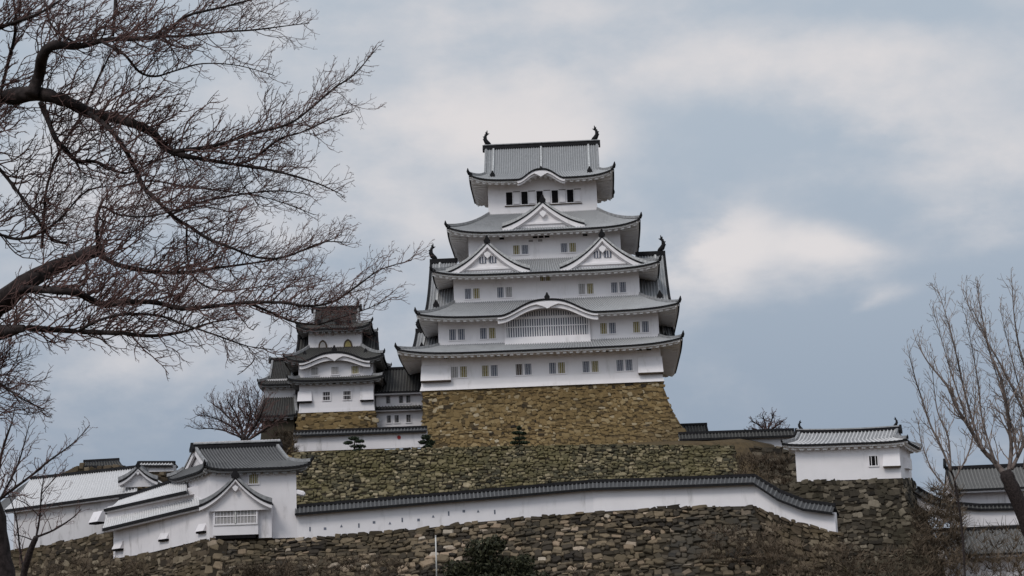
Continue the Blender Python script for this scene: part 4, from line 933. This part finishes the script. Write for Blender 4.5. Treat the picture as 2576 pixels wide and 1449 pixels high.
LIMBS = [
 ([(-100, 235, 52), (0, 245, 46), (90, 236, 42), (160, 252, 34), (230, 285, 30), (300, 300, 26), (345, 315, 24), (385, 335, 23), (412, 368, 20), (450, 388, 16), (520, 402, 11), (600, 415, 9), (700, 432, 7), (800, 462, 4), (860, 490, 2)], 13.0),
 ([(440, 380, 13), (540, 366, 9), (640, 335, 8), (725, 312, 7), (781, 273, 6), (840, 222, 5), (890, 188, 4), (945, 125, 2)], 12.8),
 ([(590, 414, 8), (640, 398, 7), (703, 350, 6), (760, 332, 5), (830, 300, 4), (890, 280, 2)], 13.2),
 ([(78, 240, 36), (98, 190, 32), (108, 140, 30), (135, 114, 26), (200, 116, 18), (270, 100, 14), (380, 95, 12), (425, 75, 10), (470, 40, 8), (560, 18, 6), (650, -5, 4)], 12.7),
 ([(255, 104, 10), (310, 135, 8), (350, 180, 7), (390, 192, 6), (440, 178, 5), (510, 160, 4), (600, 165, 3), (690, 190, 2)], 12.6),
 ([(400, 92, 8), (470, 90, 7), (560, 80, 6), (640, 75, 5), (720, 65, 3), (778, 58, 2)], 13.1),
 ([(102, 258, 17), (120, 300, 15), (140, 350, 14), (165, 378, 13), (195, 405, 12), (240, 407, 9), (290, 430, 8), (330, 433, 6), (400, 402, 5), (470, 380, 3)], 13.3),
 ([(225, 285, 15), (270, 320, 14), (310, 370, 13), (340, 425, 12), (360, 470, 12), (395, 505, 11), (437, 545, 10), (480, 572, 9), (521, 599, 9), (583, 624, 7), (650, 648, 6), (720, 646, 5), (810, 610, 3), (880, 610, 2)], 12.8),
 ([(-95, 830, 74), (-40, 795, 64), (0, 765, 58), (60, 715, 48), (120, 680, 42), (180, 656, 38), (235, 634, 34), (262, 626, 24)], 13.0),
 ([(248, 640, 16), (292, 665, 14), (354, 678, 12), (416, 686, 11), (479, 684, 9), (541, 674, 8), (620, 664, 6), (700, 650, 5), (790, 620, 4), (860, 590, 2)], 13.0),
 ([(246, 634, 12), (245, 600, 11), (242, 560, 9), (255, 520, 7), (300, 540, 6), (370, 545, 5), (440, 530, 4), (520, 520, 3), (600, 540, 2)], 12.7),
 ([(50, 728, 22), (96, 728, 20), (146, 732, 20), (200, 738, 20), (233, 757, 19), (262, 765, 18), (312, 761, 16), (375, 759, 14), (417, 767, 13), (458, 776, 12), (541, 770, 11), (625, 761, 10), (708, 761, 8), (779, 770, 7), (841, 757, 6), (900, 718, 5), (958, 678, 3), (1035, 655, 2)], 12.5),
 ([(630, 764, 8), (690, 790, 7), (745, 811, 6), (800, 815, 5), (855, 800, 4), (920, 778, 3), (985, 750, 2)], 12.6),
 ([(-95, 850, 60), (-30, 838, 46), (15, 835, 36), (60, 826, 20), (140, 830, 15), (220, 835, 14), (300, 838, 12), (380, 845, 9), (455, 836, 7), (530, 812, 5), (600, 800, 3)], 12.6),
 ([(195, 834, 9), (250, 805, 8), (320, 790, 8), (400, 794, 7), (460, 815, 6), (540, 842, 5), (620, 870, 4), (690, 880, 2)], 12.4),
 ([(-80, 330, 14), (0, 426, 10), (50, 490, 9), (97, 555, 8), (130, 600, 6), (180, 610, 4), (230, 590, 2)], 13.5),
 ([(105, 625, 9), (110, 560, 8), (118, 470, 7), (150, 380, 6), (205, 290, 6), (245, 200, 5), (280, 132, 4)], 13.5),
 ([(-80, 120, 14), (0, 70, 11), (55, 50, 10), (105, 30, 8), (160, -5, 6)], 12.9),
 ([(118, 26, 7), (128, 62, 7), (160, 92, 7), (200, 112, 6)], 12.9),
 ([(291, -20, 9), (288, 40, 8), (284, 92, 7)], 13.1),
 ([(-90, 400, 16), (-30, 330, 12), (20, 160, 9), (40, 60, 7), (30, -20, 5)], 13.3),
 ([(-90, 980, 22), (-40, 950, 12), (0, 965, 8), (50, 1000, 5), (110, 1030, 3)], 12.8),
 ([(-80, 560, 18), (0, 590, 10), (60, 600, 8), (140, 560, 6), (220, 480, 5), (300, 470, 3)], 13.4),
 ([(300, 470, 6), (380, 455, 5), (470, 470, 5), (560, 480, 4), (680, 500, 3), (790, 540, 2)], 13.4),
 ([(420, 545, 7), (500, 510, 6), (600, 490, 5), (700, 480, 4), (780, 490, 2)], 13.1),
 ([(470, 570, 6), (470, 640, 5), (490, 700, 5), (550, 730, 4), (660, 720, 3), (800, 690, 2)], 12.9),
]
tw = MB().use('twig'); sc = 13 / FOC
BIAS = np.array([.6, 0, .5])
for pp, Y in LIMBS:
    p, r_ = limb_path(pp, Y, .18); mb = MB().use('bark'); mb.tube(p, r_ * (1 + .05 * rng.normal(size=len(r_))), 8 if r_.max() > .03 else 5); cput(mb, 'branch')
    cum = np.concatenate([[0], np.cumsum(np.linalg.norm(np.diff(p, axis=0), axis=1))]); s_ = random.uniform(0, 14) * sc
    while s_ < cum[-1]:
        i = min(np.searchsorted(cum, s_), len(p) - 1); i = max(i, 1); q = lerp(p[i - 1], p[i], (s_ - cum[i - 1]) / (cum[i] - cum[i - 1] + 1e-9)); w = r_[i] / sc * 2
        ax = unit(p[i] - p[i - 1]); end = s_ / cum[-1]
        if w < 30 or random.random() < .45:
            side = np.array([0, random.uniform(-1, 1), 0]) + np.array([0, 0, random.choice((1, 1, -1)) * random.uniform(.2, 1.1)])
            L = random.uniform(60, 230) * sc * (1.0 if w > 4 else .75) * (1 - .5 * end)
            shoot(tw, q, unit(ax * random.uniform(.5, 1.3) + side), L, max(min(r_[i] * .5, 2.6 * sc), 1.1 * sc), 3 if L > 70 * sc else 2, BIAS if side[2] > 0 else BIAS * .6, sc, 3, .56)
        s_ += random.uniform(9, 20) * sc
# hanging twigs below the lowest boughs and the spray at lower left
for px, py in [(130, 835), (190, 838), (250, 840), (330, 842), (400, 846), (440, 840), (560, 850), (620, 870), (660, 872), (520, 800), (300, 838), (60, 830)]:
    shoot(tw, at(px, py, 12.6), unit(np.array([random.uniform(.2, .9), 0, -1.0])), random.uniform(60, 110) * sc, 1.8 * sc, 2, np.array([.8, 0, .1]), sc, 3, .9)
for k in range(16):
    px, py = random.uniform(-40, 20), random.uniform(920, 1060)
    shoot(tw, at(px, py, 12.8), unit(np.array([1, random.uniform(-.3, .3), random.uniform(-.6, .1)])), random.uniform(60, 130) * sc, 1.9 * sc, 2, np.array([.4, 0, .1]), sc, 3, .9)
shoot(tw, at(640, 900, 12.5), unit(np.array([-.2, 0, -1])), 60 * sc, 2 * sc, 1, np.array([-.8, 0, -.3]), sc)
tag(cput(tw, 'twigs', False), 'dense spray of fine dark winter twigs')

def bare_tree(name, root, label, Y, stems, sc_px, spread, bias, bark='bark_brown', twig='twig_brown', step=(10, 22), Lr=(50, 130), lvl=2, gn=.18, up=.6, tr_sides=7):
    t_ = thing(name, at(*root), label, 'tree', group='bare winter trees around the castle'); o = np.array(t_.location); sc = Y / FOC
    tw = MB().use(twig)
    def put(mb, nm, sm):
        mb.v = [tuple(np.array(v) - o) for v in mb.v]; return mb.build(nm, t_, sm)
    for n, (pp, main) in enumerate(stems):
        p, r_ = limb_path([(a, b, w * (max(sc_px, .7) if main else sc_px)) for a, b, w in pp], Y, .3 * Y / 60); mb = MB().use('bark' if main else bark); mb.tube(p, r_ * (1 + .05 * rng.normal(size=len(r_))), tr_sides); put(mb, 'trunk' if main else 'branch', True)
        if main: continue
        cum = np.concatenate([[0], np.cumsum(np.linalg.norm(np.diff(p, axis=0), axis=1))]); s_ = cum[-1] * .08
        while s_ < cum[-1]:
            i = max(1, min(np.searchsorted(cum, s_), len(p) - 1)); q = lerp(p[i - 1], p[i], (s_ - cum[i - 1]) / (cum[i] - cum[i - 1] + 1e-9)); ax = unit(p[i] - p[i - 1])
            side = np.array([random.choice((-1, 1)) * random.uniform(.3, 1), random.uniform(-.8, .8), random.uniform(-.2, up)])
            shoot(tw, q, unit(ax * random.uniform(.6, 1.2) + side * spread), random.uniform(*Lr) * sc * (1.1 - .55 * s_ / cum[-1]), max(min(r_[i] * .5, 2.2 * sc), .8 * sc), lvl, bias, sc, 3, .55, gn)
            s_ += random.uniform(*step) * sc
    put(tw, 'twigs', False); return t_
bare_tree('bare_tree', (2700, 1850, 60), 'tall bare tree with upswept brown stems and thick trunk at the right edge', 60, [
 ([(2700, 1860, 78), (2650, 1500, 66), (2590, 1330, 60), (2545, 1225, 54), (2528, 1185, 44)], True),
 ([(2535, 1205, 34), (2500, 1160, 26), (2474, 1133, 22), (2438, 1075, 18), (2404, 1020, 15), (2383, 971, 12), (2335, 912, 7), (2305, 860, 3)], False),
 ([(2474, 1133, 14), (2450, 1070, 12), (2431, 1004, 11), (2416, 940, 9), (2404, 886, 8), (2383, 805, 5), (2362, 735, 2)], False),
 ([(2536, 1200, 26), (2544, 1127, 18), (2535, 1050, 15), (2523, 971, 13), (2505, 920, 10), (2490, 886, 9), (2469, 789, 6), (2456, 716, 2)], False),
 ([(2545, 1180, 20), (2580, 1100, 16), (2576, 1041, 12), (2523, 929, 9), (2490, 870, 7), (2450, 800, 5), (2420, 730, 2)], False),
 ([(2590, 1120, 18), (2606, 1000, 14), (2570, 900, 10), (2552, 800, 6), (2545, 700, 3)], False),
 ([(2560, 1150, 12), (2540, 1050, 9), (2512, 960, 7), (2480, 850, 4), (2440, 765, 2)], False), ([(2505, 1166, 12), (2472, 1060, 9), (2460, 960, 7), (2442, 860, 4), (2428, 790, 2)], False),
 ([(2575, 1180, 12), (2585, 1060, 9), (2560, 960, 7), (2535, 860, 4), (2515, 770, 2)], False), ([(2440, 1080, 9), (2400, 960, 7), (2370, 860, 4), (2345, 770, 2)], False),
 ([(2600, 1060, 14), (2640, 900, 12), (2620, 800, 8), (2590, 690, 4)], False)], .5, .55, np.array([0, 0, .9]), Lr=(45, 115), step=(8, 16))
bare_tree('bare_tree', (2440, 1850, 66), 'slender bare tree with thin pale stems left of the thick trunk at right', 66, [
 ([(2440, 1850, 9), (2425, 1400, 8), (2405, 1230, 8), (2390, 1180, 8)], True),
 ([(2392, 1185, 12), (2370, 1130, 10), (2340, 1068, 9), (2318, 1000, 7), (2303, 955, 6), (2286, 886, 3)], False),
 ([(2392, 1185, 10), (2385, 1100, 8), (2360, 1040, 6), (2350, 980, 4), (2345, 920, 2)], False),
 ([(2400, 1210, 8), (2440, 1130, 7), (2450, 1050, 5), (2455, 980, 3)], False),
 ([(2410, 1260, 8), (2350, 1190, 6), (2320, 1120, 4), (2310, 1060, 2)], False)], .55, .55, np.array([0, 0, .9]), Lr=(40, 95), step=(9, 16))
bare_tree('bare_tree', (608, 1150, 226), 'rounded bare tree with fan of dark branches behind the gabled turret roof', 226, [
 ([(606, 1175, 24), (608, 1130, 22), (612, 1105, 18)], True),
 ([(612, 1108, 14), (590, 1080, 10), (560, 1060, 7), (525, 1048, 4), (497, 1045, 2)], False), ([(612, 1108, 14), (605, 1070, 11), (590, 1035, 7), (570, 1005, 3)], False),
 ([(612, 1106, 14), (625, 1065, 11), (630, 1030, 7), (622, 990, 3)], False), ([(614, 1110, 14), (640, 1075, 12), (655, 1045, 8), (668, 1010, 3)], False), ([(615, 1112, 14), (660, 1085, 10), (690, 1065, 6), (715, 1050, 3)], False),
 ([(605, 1100, 9), (570, 1085, 7), (530, 1078, 5), (500, 1080, 2)], False), ([(600, 1075, 8), (560, 1035, 6), (530, 1012, 3)], False), ([(628, 1060, 8), (600, 1020, 6), (605, 985, 3)], False), ([(640, 1075, 8), (645, 1020, 6), (650, 985, 3)], False)],
 .55, .8, np.array([0, 0, .7]), 'bark', 'twig', Lr=(35, 80), step=(3, 6), gn=.22)
bare_tree('bare_tree', (1930, 1115, 242), 'small rounded bare tree on the skyline left of the striped roof turret', 242, [
 ([(1930, 1128, 12), (1930, 1105, 10), (1930, 1088, 9)], True),
 ([(1930, 1090, 8), (1910, 1070, 6), (1890, 1058, 3)], False), ([(1930, 1090, 8), (1925, 1065, 6), (1918, 1042, 3)], False), ([(1930, 1088, 8), (1940, 1060, 6), (1946, 1040, 3)], False), ([(1930, 1090, 8), (1955, 1070, 6), (1972, 1058, 3)], False),
 ([(1930, 1094, 6), (1900, 1082, 4), (1880, 1082, 2)], False), ([(1930, 1092, 6), (1960, 1082, 4), (1978, 1080, 2)], False)],
 .6, .9, np.array([0, 0, .3]), 'bark', 'twig', Lr=(16, 34), step=(2, 4), gn=.3)
bare_tree('bare_tree', (50, 1850, 45), 'thin bare sapling with forked stem in front of the far left building', 45, [
 ([(50, 1870, 34), (55, 1500, 28), (72, 1400, 24), (91, 1351, 18)], True),
 ([(91, 1351, 12), (100, 1300, 9), (104, 1243, 7), (110, 1200, 4), (112, 1165, 2)], False), ([(91, 1351, 12), (136, 1333, 9), (182, 1303, 6), (205, 1280, 3)], False),
 ([(62, 1450, 12), (50, 1380, 9), (40, 1300, 6), (20, 1240, 3)], False), ([(100, 1300, 6), (70, 1270, 5), (40, 1255, 3)], False), ([(104, 1243, 6), (140, 1200, 4), (165, 1180, 2)], False), ([(85, 1360, 7), (60, 1350, 5), (35, 1345, 3)], False)],
 .55, .8, np.array([.1, 0, .5]), 'bark', 'twig', Lr=(35, 90), step=(10, 18))
bare_tree('bare_tree', (-60, 1850, 40), 'bare tree at the left edge with one long branch rising over the far left roofs', 40, [
 ([(-60, 1880, 60), (-40, 1500, 50), (-30, 1380, 44), (-35, 1290, 36)], True),
 ([(-34, 1295, 14), (0, 1256, 10), (78, 1197, 8), (121, 1161, 7), (184, 1115, 4), (226, 1070, 2)], False), ([(-34, 1290, 20), (-10, 1200, 12), (10, 1120, 8), (30, 1060, 4), (40, 1010, 2)], False), ([(0, 1256, 8), (40, 1180, 6), (60, 1120, 4), (75, 1060, 2)], False)],
 .8, .8, np.array([.1, 0, .5]), 'bark', 'twig', Lr=(40, 100), step=(9, 16))

# ------------------------------------------------------------------ evergreens
def leaves(mb, c, rad, n, s, hi=1.):
    c = np.array(c, float)
    for _ in range(n):
        d = rng.normal(0, 1, 3); d /= np.linalg.norm(d); p = c + d * np.array(rad) * random.random() ** .4
        a = unit(rng.normal(0, 1, 3)); b = unit(np.cross(a, rng.normal(0, 1, 3))); q = s * random.uniform(.6, 1.3)
        t = random.random()
        mb.add([p - a * q, p + b * q * .5, p + a * q, p - b * q * .5], [(0, 1, 2, 3)], t)
def shrub(name, label, px, py, Y, parts, s, mname, cat, trunk=None, n=260, hgt=None):
    o = at(px, py, Y); t_ = thing(name, o, label, cat); sc = Y / FOC
    mb = MB().use(mname)
    for dx, dy, rx, ry in parts: leaves(mb, (dx * sc, random.uniform(-.4, .4) * rx * sc, -dy * sc), (rx * sc, rx * sc * .9, ry * sc), int(n * max(.3, rx * ry / 900)), s)
    mb.build('foliage', t_)
    if trunk:
        mb = MB().use('bark'); mb.tube([np.array([a * sc, 0, -b * sc]) for a, b, w in trunk], [w * sc / 2 for a, b, w in trunk], 6); mb.build('trunk', t_, True)
    return t_
shrub('evergreen_shrub', 'large dark evergreen shrub at the bottom centre in front of the fieldstone wall', 1230, 1492, 181, [(0, -60, 60, 40), (-50, -40, 55, 35), (60, -50, 55, 42), (-100, -15, 45, 28), (110, -25, 45, 30), (-20, -105, 42, 30), (20, -120, 30, 24), (-80, -60, 34, 26), (90, -70, 30, 24), (0, -15, 120, 30)], .22, 'leaf_dark', 'shrub', [(0, 60, 14), (0, -40, 10)], 420)
shrub('young_pine', 'small cloud pruned pine in front of the short white wall below the small tower', 893, 1140, 233, [(-3, -38, 14, 4), (12, -30, 13, 4), (-17, -27, 12, 4), (8, -18, 22, 4.5), (-22, -4, 18, 4), (10, -6, 14, 4)], .16, 'pine_needles', 'pine tree', [(0, 4, 5), (-2, -18, 4), (2, -42, 2)], 900)
shrub('young_pine', 'dark bushy pine beside the right end of the short white wall', 1072, 1130, 232.5, [(0, -30, 14, 6), (-8, -18, 12, 5), (10, -16, 14, 8), (4, -5, 14, 6)], .16, 'pine_needles', 'pine tree', [(2, 4, 5), (2, -30, 2)], 900)
shrub('young_pine', 'slender tiered pine standing before the tan keep base', 1308, 1150, 231.5, [(0, -74, 6, 5), (-7, -62, 12, 4), (8, -60, 12, 4), (0, -48, 18, 4), (-12, -38, 14, 4), (12, -36, 14, 4), (0, -25, 15, 5)], .15, 'pine_needles', 'pine tree', [(0, 4, 5), (0, -40, 4), (0, -74, 2)], 800)
shrub('low_bush', 'low yellow green bush clinging to the mossy wall near its middle', 1560, 1240, 214, [(0, -8, 40, 10), (40, -12, 30, 9)], .2, 'leaf_dark', 'shrub', None, 260)

# dry winter brush on the lower slopes
br = MB().use('brush')
def brush(px0, px1, py0, py1, Y, n, h):
    for _ in range(n):
        px, py = random.uniform(px0, px1), random.uniform(py0, py1); p = at(px, py, Y + random.uniform(-1.2, .8)); hh = h * random.uniform(.5, 1.2)
        for k in range(5):
            d = unit(np.array([random.uniform(-.9, .9), random.uniform(-.9, .4), random.uniform(.3, 1)])); mid = p + d * hh * .5 + rng.normal(0, .08, 3); e = mid + unit(d + rng.normal(0, .5, 3)) * hh * .5
            br.tube([p, mid, e], [.035, .025, .012], 3, cap=False)
brush(720, 1010, 1410, 1490, 182.8, 200, 1.1); brush(560, 740, 1425, 1490, 182.8, 160, 1.2); brush(1430, 1600, 1425, 1490, 182.8, 70, .8); brush(1900, 2150, 1365, 1490, 181, 300, .9); brush(2120, 2420, 1390, 1490, 188, 260, 1.0); brush(2300, 2420, 1290, 1400, 199, 260, 1.6)
brush(60, 540, 1415, 1490, 198, 200, 1.2); brush(1760, 1960, 1330, 1420, 184.5, 160, 1.0); brush(1850, 1990, 1150, 1220, 218, 180, 1.2); brush(2340, 2576, 1400, 1490, 194, 150, 1.3); brush(2330, 2420, 1230, 1320, 203, 90, 1.6); brush(2400, 2580, 1330, 1440, 198, 70, 1.8); brush(690, 745, 1090, 1150, 230, 120, 1.0)
tag(br.build('dry_brush'), kind='stuff', label='tangle of dry brown winter brush over the lower slopes', cat='brush')

# white pole
o = at(1098, 1432, 183.5); pole = thing('white_pole', o, 'thin pale vertical pole standing before the fieldstone wall', 'pole')
mb = MB().use('white_paint'); sc = 183.5 / FOC; mb.tube([(0, 0, -1.5), (0, 0, 82 * sc)], [.075, .07], 8); mb.build('shaft', pole, True)
mb = MB().use('white_paint'); mb.tube([(0, 0, 82 * sc), (0, 0, 84 * sc)], [.11, .05], 8); mb.build('cap', pole, True)
